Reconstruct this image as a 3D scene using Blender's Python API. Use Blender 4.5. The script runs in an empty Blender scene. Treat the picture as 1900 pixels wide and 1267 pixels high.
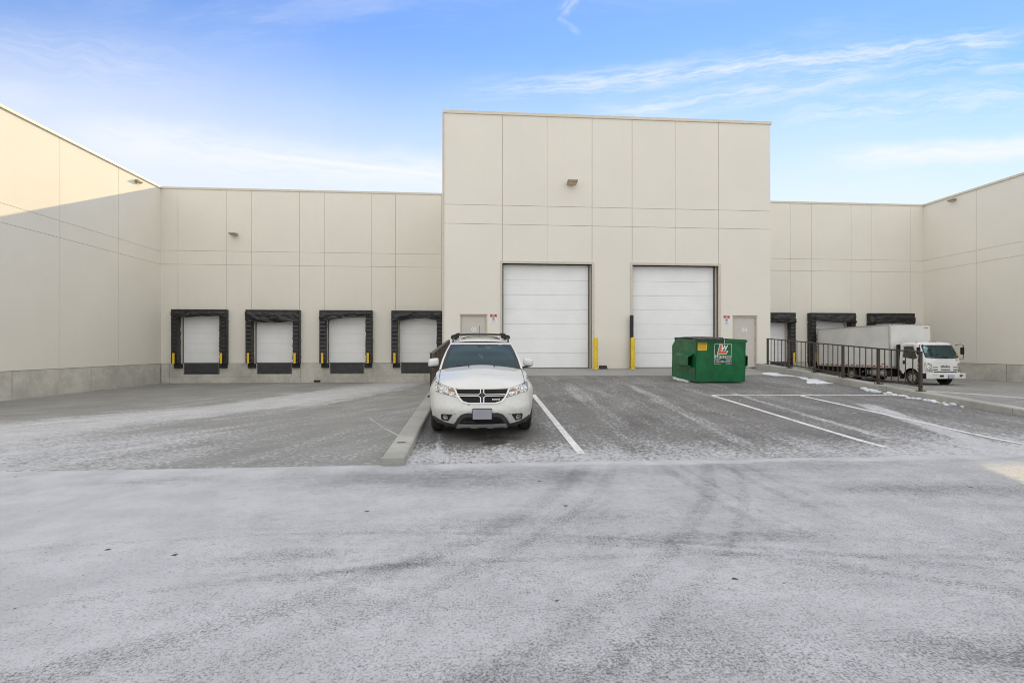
import bpy, bmesh, math, random
from mathutils import Vector, Matrix, noise as mnoise
from mathutils.geometry import delaunay_2d_cdt

R = math.radians
random.seed(7)
scene = bpy.context.scene
col = scene.collection

# ------------------------------------------------------------------ camera
cam_d = bpy.data.cameras.new("camera")
cam_d.sensor_width = 36.0
cam_d.lens = 17.05
cam_d.shift_y = 11.5 / 1900.0
cam_d.clip_start = 0.05
cam_d.clip_end = 3000
cam = bpy.data.objects.new("camera", cam_d)
col.objects.link(cam)
cam.location = (0, 0, 0)
cam.rotation_euler = (R(90), 0, -math.atan(67 / 900.0))
scene.camera = cam

# ------------------------------------------------------------------ light
SUN = Vector((0.43, 1.0, 0.452)).normalized()      # direction towards the sun
SUN_EL = math.asin(SUN.z)
SUN_AZ = math.atan2(SUN.x, SUN.y)
SKY_STRENGTH = 0.15
sun_d = bpy.data.lights.new("sun", 'SUN')
sun_d.energy = 2.25
sun_d.angle = R(0.5)
sun_d.color = (1.0, 0.76, 0.36)
sun = bpy.data.objects.new("sun", sun_d)
col.objects.link(sun)
sun.location = (20, 60, 30)
sun.rotation_euler = (-SUN).to_track_quat('-Z', 'Y').to_euler()

scene.view_settings.view_transform = 'Standard'
scene.view_settings.look = 'None'
scene.view_settings.exposure = 1.15
scene.view_settings.gamma = 1.0
scene.cycles.filter_width = 1.0


# ------------------------------------------------------------------ node helper
class NT:
    def __init__(self, tree):
        self.t = tree
        tree.nodes.clear()

    def node(self, typ, **kw):
        n = self.t.nodes.new(typ)
        for k, v in kw.items():
            setattr(n, k, v)
        return n

    def put(self, sock, v):
        if v is None:
            return
        if isinstance(v, bpy.types.NodeSocket):
            self.t.links.new(v, sock)
        else:
            if isinstance(v, (tuple, list)) and len(v) == 3 and sock.type == 'RGBA':
                v = (*v, 1.0)
            sock.default_value = v

    def m(self, op, a, b=None, c=None, clamp=False):
        n = self.node('ShaderNodeMath', operation=op, use_clamp=clamp)
        for i, v in enumerate((a, b, c)):
            if v is not None:
                self.put(n.inputs[i], v)
        return n.outputs[0]

    def add(self, *v):
        r = v[0]
        for x in v[1:]:
            r = self.m('ADD', r, x)
        return r

    def mul(self, *v):
        r = v[0]
        for x in v[1:]:
            r = self.m('MULTIPLY', r, x)
        return r

    def sub(self, a, b):
        return self.m('SUBTRACT', a, b)

    def sat(self, a):
        return self.m('ADD', a, 0.0, clamp=True)

    def ss(self, v, lo, hi, a=0.0, b=1.0):
        n = self.node('ShaderNodeMapRange', interpolation_type='SMOOTHSTEP')
        self.put(n.inputs[0], v)
        for i, x in enumerate((lo, hi, a, b)):
            self.put(n.inputs[i + 1], x)
        return n.outputs[0]

    def vec(self, x, y, z=0.0):
        n = self.node('ShaderNodeCombineXYZ')
        for i, v in enumerate((x, y, z)):
            self.put(n.inputs[i], v)
        return n.outputs[0]

    def sep(self, v):
        n = self.node('ShaderNodeSeparateXYZ')
        self.put(n.inputs[0], v)
        return n.outputs

    def noise(self, v, scale, detail=3, rough=0.55, dist=0.0):
        n = self.node('ShaderNodeTexNoise')
        if v is not None:
            self.put(n.inputs['Vector'], v)
        n.inputs['Scale'].default_value = scale
        n.inputs['Detail'].default_value = detail
        n.inputs['Roughness'].default_value = rough
        n.inputs['Distortion'].default_value = dist
        return n.outputs[0]

    def mix(self, f, a, b):
        n = self.node('ShaderNodeMix', data_type='RGBA')
        self.put(n.inputs[0], f)
        self.put(n.inputs[6], a)
        self.put(n.inputs[7], b)
        return n.outputs[2]

    def pos(self):
        return self.node('ShaderNodeNewGeometry').outputs['Position']

    def objco(self):
        return self.node('ShaderNodeTexCoord').outputs['Object']

    def bump(self, h, strength=0.3, dist=0.01):
        n = self.node('ShaderNodeBump')
        n.inputs['Strength'].default_value = strength
        n.inputs['Distance'].default_value = dist
        self.put(n.inputs['Height'], h)
        return n.outputs[0]

    def principled(self, color, rough=0.5, metal=0.0, normal=None, coat=0.0, spec=None, emis=None):
        n = self.node('ShaderNodeBsdfPrincipled')
        self.put(n.inputs['Base Color'], color)
        self.put(n.inputs['Roughness'], rough)
        self.put(n.inputs['Metallic'], metal)
        if normal is not None:
            self.put(n.inputs['Normal'], normal)
        if coat:
            n.inputs['Coat Weight'].default_value = coat
            n.inputs['Coat Roughness'].default_value = 0.04
        if spec is not None:
            n.inputs['Specular IOR Level'].default_value = spec
        return n.outputs[0]

    def out(self, sh):
        o = self.node('ShaderNodeOutputMaterial')
        self.t.links.new(sh, o.inputs['Surface'])


MATS = {}


def mat_new(name):
    m = bpy.data.materials.new(name)
    m.use_nodes = True
    MATS[name] = m
    return m, NT(m.node_tree)


def simple(name, color, rough=0.5, metal=0.0, var=0.12, scale=8.0, bump=0.0, bscale=60.0, coat=0.0, spec=None):
    m, n = mat_new(name)
    co = n.objco()
    nz = n.noise(co, scale, 4, 0.6)
    dark = tuple(c * (1 - var) for c in color)
    lite = tuple(min(1, c * (1 + var)) for c in color)
    c = n.mix(n.ss(nz, 0.3, 0.7), dark, lite)
    r = n.ss(n.noise(co, scale * 2.3, 3), 0.3, 0.7, rough * 0.85, min(1, rough * 1.15))
    nb = n.bump(n.noise(co, bscale, 3), bump, 0.01) if bump else None
    n.out(n.principled(c, r, metal, nb, coat, spec))
    return m


# ------------------------------------------------------------------ world / sky
world = bpy.data.worlds.new("World")
scene.world = world
world.use_nodes = True
w = NT(world.node_tree)
sky = w.node('ShaderNodeTexSky', sky_type='NISHITA')
sky.sun_disc = False
sky.sun_elevation = SUN_EL
sky.sun_rotation = SUN_AZ
sky.altitude = 100
sky.air_density = 1.0
sky.dust_density = 0.0
sky.ozone_density = 1.6
dirv = w.node('ShaderNodeTexCoord').outputs['Generated']
dx, dy, dz = w.sep(dirv)
th = math.atan(67 / 900.0)
fwd = w.add(w.mul(dx, math.sin(th)), w.mul(dy, math.cos(th)))
rgt = w.sub(w.mul(dx, math.cos(th)), w.mul(dy, math.sin(th)))
fs = w.m('MAXIMUM', w.m('ABSOLUTE', fwd), 0.15)
U = w.m('DIVIDE', rgt, fs)                # tangent of the azimuth from the yard axis
V = w.m('DIVIDE', dz, fs)                 # tangent of the elevation
front = w.ss(fwd, 0.1, 0.3)
warp = w.sub(w.noise(w.vec(U, V, 0.0), 2.2, 4, 0.6), 0.5)
warp2 = w.sub(w.noise(w.vec(w.mul(U, 1.0), V, 7.0), 7.0, 4, 0.6), 0.5)


def streak(x0, y0, x1, y1, width, amp, stretch=26.0, curve=0.0, fade0=0.15, fade1=0.15, seed=0.0, grain=20.0, thresh=(0.38, 0.72)):
    """a cirrus streak between two directions given as tangents (azimuth, elevation)"""
    L = math.hypot(x1 - x0, y1 - y0)
    c, s = (x1 - x0) / L, (y1 - y0) / L
    a = w.m('DIVIDE', w.add(w.mul(w.sub(U, x0), c), w.mul(w.sub(V, y0), s)), L)
    d = w.add(w.mul(w.sub(U, x0), -s), w.mul(w.sub(V, y0), c))
    if curve:
        q = w.mul(w.mul(a, w.sub(1.0, a)), 4 * curve)
        d = w.sub(d, q)
    d = w.add(d, w.mul(warp, width * 1.6), w.mul(warp2, width * 0.8))
    prof = w.ss(w.m('ABSOLUTE', d), 0.0, width * 1.15, 1.0, 0.0)
    ends = w.mul(w.ss(a, 0.0, fade0), w.ss(a, 1.0 - fade1, 1.0, 1.0, 0.0))
    nz = w.noise(w.vec(w.mul(a, L * grain / stretch * 3), w.mul(d, grain), seed), 3.0, 6, 0.68)
    return w.mul(prof, ends, w.ss(nz, thresh[0], thresh[1]), amp)


def tx(px):
    return (px - 950) / 900.0


def ty(py):
    return (645 - py) / 900.0


S = []
S.append(streak(tx(780), ty(172), tx(1960), ty(48), 0.034, 0.80, curve=-0.018, seed=1.3, fade0=.25, thresh=(.32, .72)))
S.append(streak(tx(1150), ty(160), tx(1900), ty(88), 0.075, 0.5, curve=-0.01, seed=9.0, fade0=.3, thresh=(.35, .8)))
S.append(streak(tx(1020), ty(212), tx(1740), ty(112), 0.034, 0.75, curve=-0.02, seed=4.1, fade0=.3, fade1=.3, thresh=(.3, .75)))
S.append(streak(tx(1380), ty(225), tx(1960), ty(175), 0.06, 0.62, seed=5.7, fade0=.3, thresh=(.32, .8)))
S.append(streak(tx(1480), ty(305), tx(1980), ty(268), 0.035, 0.9, seed=2.2, fade0=.35, thresh=(.2, .6)))
S.append(streak(tx(330), ty(272), tx(880), ty(336), 0.013, 0.95, curve=0.004, seed=3.0, fade0=.35, fade1=.05, thresh=(.0, .45)))
S.append(streak(tx(60), ty(235), tx(900), ty(345), 0.06, 0.75, seed=8.0, fade0=.25, fade1=.1, thresh=(.15, .6)))
S.append(streak(tx(-100), ty(60), tx(480), ty(170), 0.08, 0.30, seed=6.0, fade0=.2, fade1=.4, thresh=(.35, .8)))
S.append(streak(tx(1078), ty(-20), tx(1036), ty(34), 0.020, 0.55, stretch=9.0, seed=7.0, fade0=.1, fade1=.35, thresh=(.38, .75)))
S.append(streak(tx(1034), ty(30), tx(1085), ty(70), 0.009, 0.28, stretch=9.0, seed=7.7, fade0=.1, fade1=.4, thresh=(.3, .65)))
S.append(streak(tx(1790), ty(135), tx(1960), ty(112), 0.016, 0.55, seed=11.7, fade0=.3, fade1=.1, thresh=(.2, .6)))
cl = S[0]
for s_ in S[1:]:
    cl = w.m('MAXIMUM', cl, s_)
thin = w.mul(w.ss(w.noise(w.vec(w.mul(U, 0.8), w.mul(V, 3.0), 2.0), 2.0, 6, 0.65, 0.4), 0.48, 0.85), 0.30)
low = w.mul(w.ss(V, 0.52, 0.22), 0.0)
cl = w.mul(w.m('MAXIMUM', cl, thin), front)
# thin high cloud elsewhere in the dome
gen = w.mul(w.ss(w.noise(w.vec(w.mul(dx, 1.2), w.mul(dy, 1.2), w.mul(dz, 5.0)), 2.4, 5, 0.6), 0.5, 0.8), 0.4)
cl = w.m('MAXIMUM', cl, w.mul(gen, w.sub(1.0, front)))
WORLD_COL = sky.outputs[0]
bg = w.node('ShaderNodeBackground')
bg.inputs['Strength'].default_value = SKY_STRENGTH
# clear blue ahead, paling to haze low down; brighter fill added overhead and behind
skyc = w.node('ShaderNodeMix', data_type='RGBA', blend_type='MULTIPLY')
skyc.inputs[0].default_value = 1.0
w.put(skyc.inputs[6], WORLD_COL)
skyc.inputs[7].default_value = (0.49, 0.55, 0.70, 1)
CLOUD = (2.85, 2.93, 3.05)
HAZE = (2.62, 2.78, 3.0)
FILL_SKY = (4.3, 4.25, 4.15)
hz = w.ss(w.add(V, w.mul(warp, 0.10), w.mul(w.ss(U, 0.0, -1.1), -0.17)), 0.20, 0.64, 1.0, 0.0)
c1 = w.mix(w.mul(hz, 0.93), skyc.outputs[2], HAZE)
c2 = w.mix(cl, c1, CLOUD)
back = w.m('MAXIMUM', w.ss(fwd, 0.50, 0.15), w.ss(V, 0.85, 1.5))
c3 = w.mix(w.mul(back, 0.88), c2, FILL_SKY)
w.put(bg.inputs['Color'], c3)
wo = w.node('ShaderNodeOutputWorld')
w.t.links.new(bg.outputs[0], wo.inputs['Surface'])


# ------------------------------------------------------------------ object helpers
def tag(o, label=None, cat=None, group=None, kind=None):
    if label:
        o['label'] = label
    if cat:
        o['category'] = cat
    if group:
        o['group'] = group
    if kind:
        o['kind'] = kind
    return o


def empty(name, loc=(0, 0, 0), rot=(0, 0, 0), parent=None):
    o = bpy.data.objects.new(name, None)
    o.empty_display_size = 0.2
    col.objects.link(o)
    o.location = loc
    o.rotation_euler = rot
    if parent:
        o.parent = parent
    return o


class MB:
    """collects primitives into one mesh"""

    def __init__(self):
        self.v = []
        self.f = []
        self.mi = []
        self.sm = []

    def quad(self, pts, mi=0, smooth=False):
        b = len(self.v)
        self.v += [tuple(p) for p in pts]
        self.f.append(tuple(range(b, b + len(pts))))
        self.mi.append(mi)
        self.sm.append(smooth)

    def mesh(self, vs, fs, mi=0, smooth=False):
        b = len(self.v)
        self.v += [tuple(p) for p in vs]
        for f in fs:
            self.f.append(tuple(i + b for i in f))
            self.mi.append(mi)
            self.sm.append(smooth)

    def box(self, x0, x1, y0, y1, z0, z1, mi=0, mat=None, bev=0.0):
        if x0 > x1: x0, x1 = x1, x0
        if y0 > y1: y0, y1 = y1, y0
        if z0 > z1: z0, z1 = z1, z0
        if bev > 0:
            bm = bmesh.new()
            bmesh.ops.create_cube(bm, size=1)
            for v in bm.verts:
                v.co = Vector(((x0 + x1) / 2 + v.co.x * (x1 - x0), (y0 + y1) / 2 + v.co.y * (y1 - y0), (z0 + z1) / 2 + v.co.z * (z1 - z0)))
            bmesh.ops.bevel(bm, geom=bm.edges[:], offset=bev, segments=2, affect='EDGES')
            vs = [v.co.copy() for v in bm.verts]
            fs = [[v.index for v in f.verts] for f in bm.faces]
            bm.free()
            if mat: vs = [mat @ p for p in vs]
            self.mesh(vs, fs, mi)
            return
        vs = [Vector(p) for p in ((x0, y0, z0), (x1, y0, z0), (x1, y1, z0), (x0, y1, z0), (x0, y0, z1), (x1, y0, z1), (x1, y1, z1), (x0, y1, z1))]
        if mat: vs = [mat @ p for p in vs]
        self.mesh(vs, [(0, 3, 2, 1), (4, 5, 6, 7), (0, 1, 5, 4), (1, 2, 6, 5), (2, 3, 7, 6), (3, 0, 4, 7)], mi)

    def hexa(self, vs, mi=0):
        self.mesh(vs, [(0, 3, 2, 1), (4, 5, 6, 7), (0, 1, 5, 4), (1, 2, 6, 5), (2, 3, 7, 6), (3, 0, 4, 7)], mi)

    def tube(self, pts, r, n=10, mi=0, cap=True, smooth=True):
        pts = [Vector(p) for p in pts]
        rs = r if isinstance(r, (list, tuple)) else [r] * len(pts)
        rings = []
        ref = None
        for i, p in enumerate(pts):
            d = (pts[min(i + 1, len(pts) - 1)] - pts[max(i - 1, 0)]).normalized()
            if ref is None:
                ref = Vector((0, 0, 1)) if abs(d.z) < 0.9 else Vector((1, 0, 0))
            a = d.cross(ref).normalized()
            b = d.cross(a).normalized()
            ref = -b if False else ref
            rings.append([p + (a * math.cos(2 * math.pi * k / n) + b * math.sin(2 * math.pi * k / n)) * rs[i] for k in range(n)])
        vs = [q for rg in rings for q in rg]
        fs = []
        for i in range(len(rings) - 1):
            for k in range(n):
                k2 = (k + 1) % n
                fs.append((i * n + k, i * n + k2, (i + 1) * n + k2, (i + 1) * n + k))
        self.mesh(vs, fs, mi, smooth)
        if cap:
            self.quad(list(reversed(rings[0])), mi)
            self.quad(rings[-1], mi)

    def lathe(self, prof, c, axis='X', n=32, mi=0, smooth=True, mod=None):
        """prof: list of (axial, radius)"""
        vs = []
        for a, r in prof:
            for k in range(n):
                t = 2 * math.pi * k / n
                rr = r if mod is None else mod(a, r, k)
                if axis == 'X':
                    vs.append((c[0] + a, c[1] + rr * math.cos(t), c[2] + rr * math.sin(t)))
                elif axis == 'Y':
                    vs.append((c[0] + rr * math.sin(t), c[1] + a, c[2] + rr * math.cos(t)))
                else:
                    vs.append((c[0] + rr * math.cos(t), c[1] + rr * math.sin(t), c[2] + a))
        fs = []
        for i in range(len(prof) - 1):
            for k in range(n):
                k2 = (k + 1) % n
                fs.append((i * n + k, i * n + k2, (i + 1) * n + k2, (i + 1) * n + k))
        self.mesh(vs, fs, mi, smooth)

    def grid(self, fn, us, vs_, mi=0, smooth=True):
        P = [fn(u, v) for v in vs_ for u in us]
        nu = len(us)
        fs = []
        for j in range(len(vs_) - 1):
            for i in range(nu - 1):
                fs.append((j * nu + i, j * nu + i + 1, (j + 1) * nu + i + 1, (j + 1) * nu + i))
        self.mesh(P, fs, mi, smooth)

    def build(self, name, mats, parent=None, bevel=0.0, weld=False, solid=0.0, fixn=False):
        me = bpy.data.meshes.new(name)
        me.from_pydata(self.v, [], self.f)
        if not isinstance(mats, (list, tuple)):
            mats = [mats]
        for m_ in mats:
            me.materials.append(m_ if not isinstance(m_, str) else MATS[m_])
        me.polygons.foreach_set('material_index', self.mi)
        me.polygons.foreach_set('use_smooth', self.sm)
        if weld or fixn:
            bm = bmesh.new()
            bm.from_mesh(me)
            if weld:
                bmesh.ops.remove_doubles(bm, verts=bm.verts, dist=0.0004)
            bmesh.ops.recalc_face_normals(bm, faces=bm.faces)
            bm.to_mesh(me)
            bm.free()
        me.update()
        o = bpy.data.objects.new(name, me)
        col.objects.link(o)
        if parent:
            o.parent = parent
        if bevel:
            md = o.modifiers.new("bevel", 'BEVEL')
            md.width = bevel
            md.segments = 2
            md.limit_method = 'ANGLE'
            md.angle_limit = R(40)
        if solid:
            md = o.modifiers.new("solid", 'SOLIDIFY')
            md.thickness = solid
            md.offset = -1
        return o


def inside(p, poly):
    x, y = p
    c = False
    j = len(poly) - 1
    for i in range(len(poly)):
        xi, yi = poly[i]
        xj, yj = poly[j]
        if (yi > y) != (yj > y) and x < (xj - xi) * (y - yi) / (yj - yi) + xi:
            c = not c
        j = i
    return c


def densify(poly, step):
    out = []
    for i in range(len(poly)):
        a = Vector(poly[i]); b = Vector(poly[(i + 1) % len(poly)])
        n = max(1, int((b - a).length / step))
        for k in range(n):
            out.append(tuple(a + (b - a) * k / n))
    return out


def rounded(poly, r, seg=4):
    out = []
    n = len(poly)
    for i in range(n):
        p = Vector(poly[i]); a = Vector(poly[i - 1]); b = Vector(poly[(i + 1) % n])
        da, db = a - p, b - p
        rr = min(r, da.length * 0.45, db.length * 0.45)
        s, e = p + da.normalized() * rr, p + db.normalized() * rr
        for k in range(seg + 1):
            t = k / seg
            out.append(tuple(s * (1 - t) ** 2 + p * 2 * t * (1 - t) + e * t * t))
    return out


def patch(mb, poly, mapf, off=0.004, step=0.04, mi=0, holes=(), thick=0.0, smooth=True):
    """fill a 2-D outline and lay it on a curved surface mapf(a, b, offset)"""
    loops = [densify(poly, step)] + [densify(h, step) for h in holes]
    pts, edges = [], []
    for lp in loops:
        b = len(pts)
        pts += [Vector(p) for p in lp]
        edges += [(b + i, b + (i + 1) % len(lp)) for i in range(len(lp))]
    xs = [p[0] for p in poly]; ys = [p[1] for p in poly]
    nx = int((max(xs) - min(xs)) / step) + 1
    ny = int((max(ys) - min(ys)) / step) + 1
    for i in range(nx + 1):
        for j in range(ny + 1):
            q = (min(xs) + (i + .37) * step, min(ys) + (j + .41) * step)
            if inside(q, poly) and not any(inside(q, h) for h in holes):
                near = min((Vector(q) - p).length for p in pts[:sum(len(l) for l in loops)])
                if near > step * 0.45:
                    pts.append(Vector(q))
    V_, E_, F_, *_r = delaunay_2d_cdt(pts, edges, [], 0, 1e-5)
    fs = []
    for f in F_:
        c = (sum(V_[i][0] for i in f) / len(f), sum(V_[i][1] for i in f) / len(f))
        if inside(c, poly) and not any(inside(c, h) for h in holes):
            fs.append(tuple(f))
    vs = [mapf(p[0], p[1], off) for p in V_]
    mb.mesh(vs, fs, mi, smooth)
    if thick:
        for lp in loops:
            n = len(lp)
            top = [mapf(p[0], p[1], off) for p in lp]
            bot = [mapf(p[0], p[1], off - thick) for p in lp]
            mb.mesh(top + bot, [(i, (i + 1) % n, n + (i + 1) % n, n + i) for i in range(n)], mi, False)


def text_mb(mb, s, size, mapf, mi=0, width=None, center=True, shear=0.0, bold=0.0):
    """lettering as flat faces laid on a surface"""
    cu = bpy.data.curves.new("txt", 'FONT')
    cu.body = s
    cu.size = size
    cu.fill_mode = 'FRONT'
    cu.resolution_u = 2
    cu.offset = bold
    cu.shear = shear
    o = bpy.data.objects.new("txt", cu)
    col.objects.link(o)
    dg = bpy.context.evaluated_depsgraph_get()
    me = o.evaluated_get(dg).to_mesh()
    vs = [v.co.copy() for v in me.vertices]
    fs = [tuple(p.vertices) for p in me.polygons]
    o.evaluated_get(dg).to_mesh_clear()
    bpy.data.objects.remove(o)
    bpy.data.curves.remove(cu)
    x0 = min(v.x for v in vs); x1 = max(v.x for v in vs)
    y0 = min(v.y for v in vs); y1 = max(v.y for v in vs)
    sx = (width / (x1 - x0)) if width else 1.0
    cx = (x0 + x1) / 2 if center else x0
    cy = (y0 + y1) / 2 if center else y0
    mb.mesh([mapf((v.x - cx) * sx, v.y - cy) for v in vs], fs, mi, False)


#==MATERIALS==
def wall_mat(name, base, rough=0.85):
    m, n = mat_new(name)
    p = n.pos()
    a = n.noise(p, 0.35, 4, 0.6)
    x, y, z = n.sep(p)
    st = n.noise(n.vec(n.mul(n.add(x, y), 1.6), 0.0, n.mul(z, 0.12)), 2.0, 4, 0.6)
    d = tuple(c * 0.975 for c in base)
    l = tuple(min(1, c * 1.015) for c in base)
    c = n.mix(n.ss(a, 0.3, 0.7), d, l)
    c = n.mix(n.mul(n.ss(st, 0.5, 0.85), 0.16), c, tuple(c_ * 0.86 for c_ in base))
    fine = n.noise(p, 90, 2, 0.6)
    c = n.mix(n.mul(n.ss(fine, 0.35, 0.7), 0.10), c, tuple(c_ * 0.8 for c_ in base))
    # splash dirt near the base
    h = n.add(n.noise(p, 60, 3), n.mul(n.noise(p, 8, 2), 0.6))
    n.out(n.principled(c, rough, 0, n.bump(h, 0.25, 0.006)))
    return m


wall_mat('stucco', (0.74, 0.71, 0.635))
simple('joint', (0.36, 0.32, 0.26), 0.9)
simple('coping_metal', (0.62, 0.57, 0.47), 0.45, 0.0, 0.05)
simple('trim_metal', (0.56, 0.51, 0.43), 0.5, 0.0, 0.05)
simple('roof_membrane', (0.5, 0.5, 0.48), 0.9)


def concrete_mat(name, base, stain=0.35):
    m, n = mat_new(name)
    p = n.pos()
    x, y, z = n.sep(p)
    a = n.noise(p, 0.9, 5, 0.65)
    b = n.noise(p, 5.0, 4, 0.6)
    s = n.add(x, y)
    drip = n.noise(n.vec(n.mul(s, 3.0), 0.0, n.mul(z, 0.5)), 2.0, 4, 0.6)
    c = n.mix(n.ss(a, 0.3, 0.72), tuple(q * 0.80 for q in base), tuple(q * 1.14 for q in base))
    c = n.mix(n.mul(n.ss(b, 0.52, 0.75), stain), c, tuple(q * 0.62 for q in (base[0] * 1.08, base[1], base[2] * 0.8)))
    c = n.mix(n.mul(n.ss(drip, 0.52, 0.8), stain), c, (0.24, 0.21, 0.15))
    pit = n.ss(n.noise(p, 38, 3, 0.6), 0.62, 0.72)
    c = n.mix(n.mul(pit, 0.5), c, tuple(q * 0.5 for q in base))
    h = n.add(n.mul(n.noise(p, 45, 4), 1.0), n.mul(pit, -0.8))
    n.out(n.principled(c, 0.9, 0, n.bump(h, 0.4, 0.008)))
    return m


concrete_mat('foundation_concrete', (0.52, 0.505, 0.455), 0.38)
concrete_mat('kerb_concrete', (0.37, 0.365, 0.335), 0.3)

m, n = mat_new('door_white')
p = n.pos()
x, y, z = n.sep(p)
c = n.mix(n.ss(n.noise(p, 1.2, 4), 0.3, 0.7), (0.79, 0.80, 0.80), (0.83, 0.84, 0.84))
rib = n.m('SINE', n.mul(z, 2 * math.pi / 0.0762))
c = n.mix(n.mul(n.ss(rib, 0.75, 1.0), 0.10), c, (0.45, 0.46, 0.47))
c = n.mix(n.mul(n.ss(n.noise(p, 9, 4, .7), 0.60, 0.8), 0.12), c, (0.45, 0.44, 0.40))
n.out(n.principled(c, 0.42, 0, n.bump(rib, 0.30, 0.003)))
simple('man_door', (0.53, 0.50, 0.455), 0.5, 0, 0.03)
simple('number_white', (0.78, 0.78, 0.76), 0.6, 0, 0.02)
m, n = mat_new('black_fabric')
p = n.pos()
c = n.mix(n.ss(n.noise(p, 3.5, 5, .65), 0.35, 0.7), (0.008, 0.008, 0.009), (0.022, 0.022, 0.024))
c = n.mix(n.mul(n.ss(n.noise(p, 14, 5, .7), 0.6, 0.75), 0.5), c, (0.05, 0.049, 0.048))
n.out(n.principled(c, 0.45, 0, n.bump(n.noise(p, 6, 3), 0.35, 0.05)))
simple('black_rubber', (0.022, 0.021, 0.020), 0.75, 0, 0.3, 12, 0.4, 40)
simple('leveler_steel', (0.040, 0.042, 0.045), 0.55, 0.1, 0.18, 3)
simple('pit_steel', (0.12, 0.115, 0.11), 0.6, 0.3, 0.35, 8)
simple('safety_yellow', (0.72, 0.50, 0.015), 0.5, 0, 0.14, 9, 0.1)
simple('stripe_yellow', (0.78, 0.50, 0.01), 0.5, 0, 0.12, 14)
simple('weatherstrip', (0.10, 0.10, 0.10), 0.7)
simple('door_seam', (0.30, 0.30, 0.31), 0.6)
simple('galvanised', (0.5, 0.5, 0.5), 0.4, 0.6, 0.1)
simple('rail_brown', (0.046, 0.031, 0.023), 0.45, 0.1, 0.25, 10)
simple('lamp_bronze', (0.34, 0.28, 0.19), 0.5, 0.2, 0.1)
simple('lamp_lens', (0.55, 0.45, 0.27), 0.25, 0, 0.1)
simple('sign_white', (0.74, 0.74, 0.74), 0.4, 0, 0.02)
simple('sign_red', (0.42, 0.012, 0.02), 0.4, 0, 0.05)
simple('sign_dark', (0.05, 0.05, 0.055), 0.5, 0, 0.1)
simple('handle_steel', (0.45, 0.42, 0.36), 0.3, 0.9, 0.1)


# ground surfaces -------------------------------------------------
def blob(n, X, Y, cx, cy, rx, ry, ang=0.0, soft=0.55, wob=None):
    c, s = math.cos(ang), math.sin(ang)
    ax = n.sub(X, cx); ay = n.sub(Y, cy)
    a = n.mul(n.add(n.mul(ax, c), n.mul(ay, s)), 1 / rx)
    b = n.mul(n.sub(n.mul(ay, c), n.mul(ax, s)), 1 / ry)
    d = n.m('SQRT', n.add(n.mul(a, a), n.mul(b, b)))
    if wob is not None:
        d = n.add(d, wob)
    return n.ss(d, 1.0 - soft, 1.0 + soft * 0.4, 1.0, 0.0)


def segment(n, X, Y, x0, y0, x1, y1, wd, wob=None, endf=0.1):
    L = math.hypot(x1 - x0, y1 - y0)
    c, s = (x1 - x0) / L, (y1 - y0) / L
    ax = n.sub(X, x0); ay = n.sub(Y, y0)
    a = n.add(n.mul(ax, c), n.mul(ay, s))
    b = n.sub(n.mul(ay, c), n.mul(ax, s))
    if wob is not None:
        b = n.add(b, wob)
    return n.mul(n.ss(n.m('ABSOLUTE', b), wd * 0.4, wd, 1, 0), n.ss(a, 0, L * endf), n.ss(a, L * (1 - endf), L, 1, 0))


def arc(n, X, Y, cx, cy, r, wd, y0, y1, wob=None):
    ax = n.sub(X, cx); ay = n.sub(Y, cy)
    d = n.sub(n.m('SQRT', n.add(n.mul(ax, ax), n.mul(ay, ay))), r)
    if wob is not None:
        d = n.add(d, wob)
    return n.mul(n.ss(n.m('ABSOLUTE', d), wd * 0.35, wd, 1, 0), n.ss(Y, y0, y0 + 0.8), n.ss(Y, y1 - 0.6, y1, 1, 0))


SNOW = (0.54, 0.543, 0.56)


def ground_mat(name, base_d, base_l, covf, grain=34.0, contrast=1.0, stretch=(1, 1), lowmix=0.0):
    m, n = mat_new(name)
    p = n.pos()
    X, Y, Z = n.sep(p)
    wob = n.mul(n.sub(n.noise(p, 1.3, 4, 0.6), 0.5), 0.9)
    cov, extra_dark = covf(n, p, X, Y, wob)
    # aggregate of the pavement
    agg = n.noise(p, 95, 3, 0.7)
    mott = n.noise(p, 0.8, 5, 0.6)
    c = n.mix(n.ss(n.add(n.mul(agg, 0.6), n.mul(mott, 0.5)), 0.35, 0.75), base_d, base_l)
    if extra_dark is not None:
        c = n.mix(n.mul(extra_dark, 0.75), c, tuple(q * 0.25 for q in base_d))
    q = n.vec(n.mul(X, stretch[0]), n.mul(Y, stretch[1]), 0.0)
    g1 = n.noise(q, grain, 7, 0.86)
    if lowmix:
        g1 = n.add(n.mul(g1, 1 - lowmix), n.mul(n.noise(q, 13, 6, 0.86), lowmix))
    g = n.m('SUBTRACT', n.mul(n.sub(g1, 0.5), 1 / 0.26), -0.5)
    th = n.sub(1.0, cov)
    mask = n.ss(n.sub(g, th), -0.20 / contrast, 0.20 / contrast)
    # depth of the dusting varies
    sn = n.mix(n.ss(n.noise(p, 2.2, 4), 0.3, 0.7), tuple(k * 0.84 for k in SNOW), SNOW)
    c = n.mix(n.mul(mask, n.ss(cov, 0.0, 0.55, 0.5, 0.9)), c, sn)
    h = n.add(n.mul(agg, 0.5), n.mul(mask, 0.6))
    n.out(n.principled(c, n.ss(mask, 0, 1, 0.78, 0.95), 0, n.bump(h, 0.45, 0.008), spec=0.25))
    return m


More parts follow.
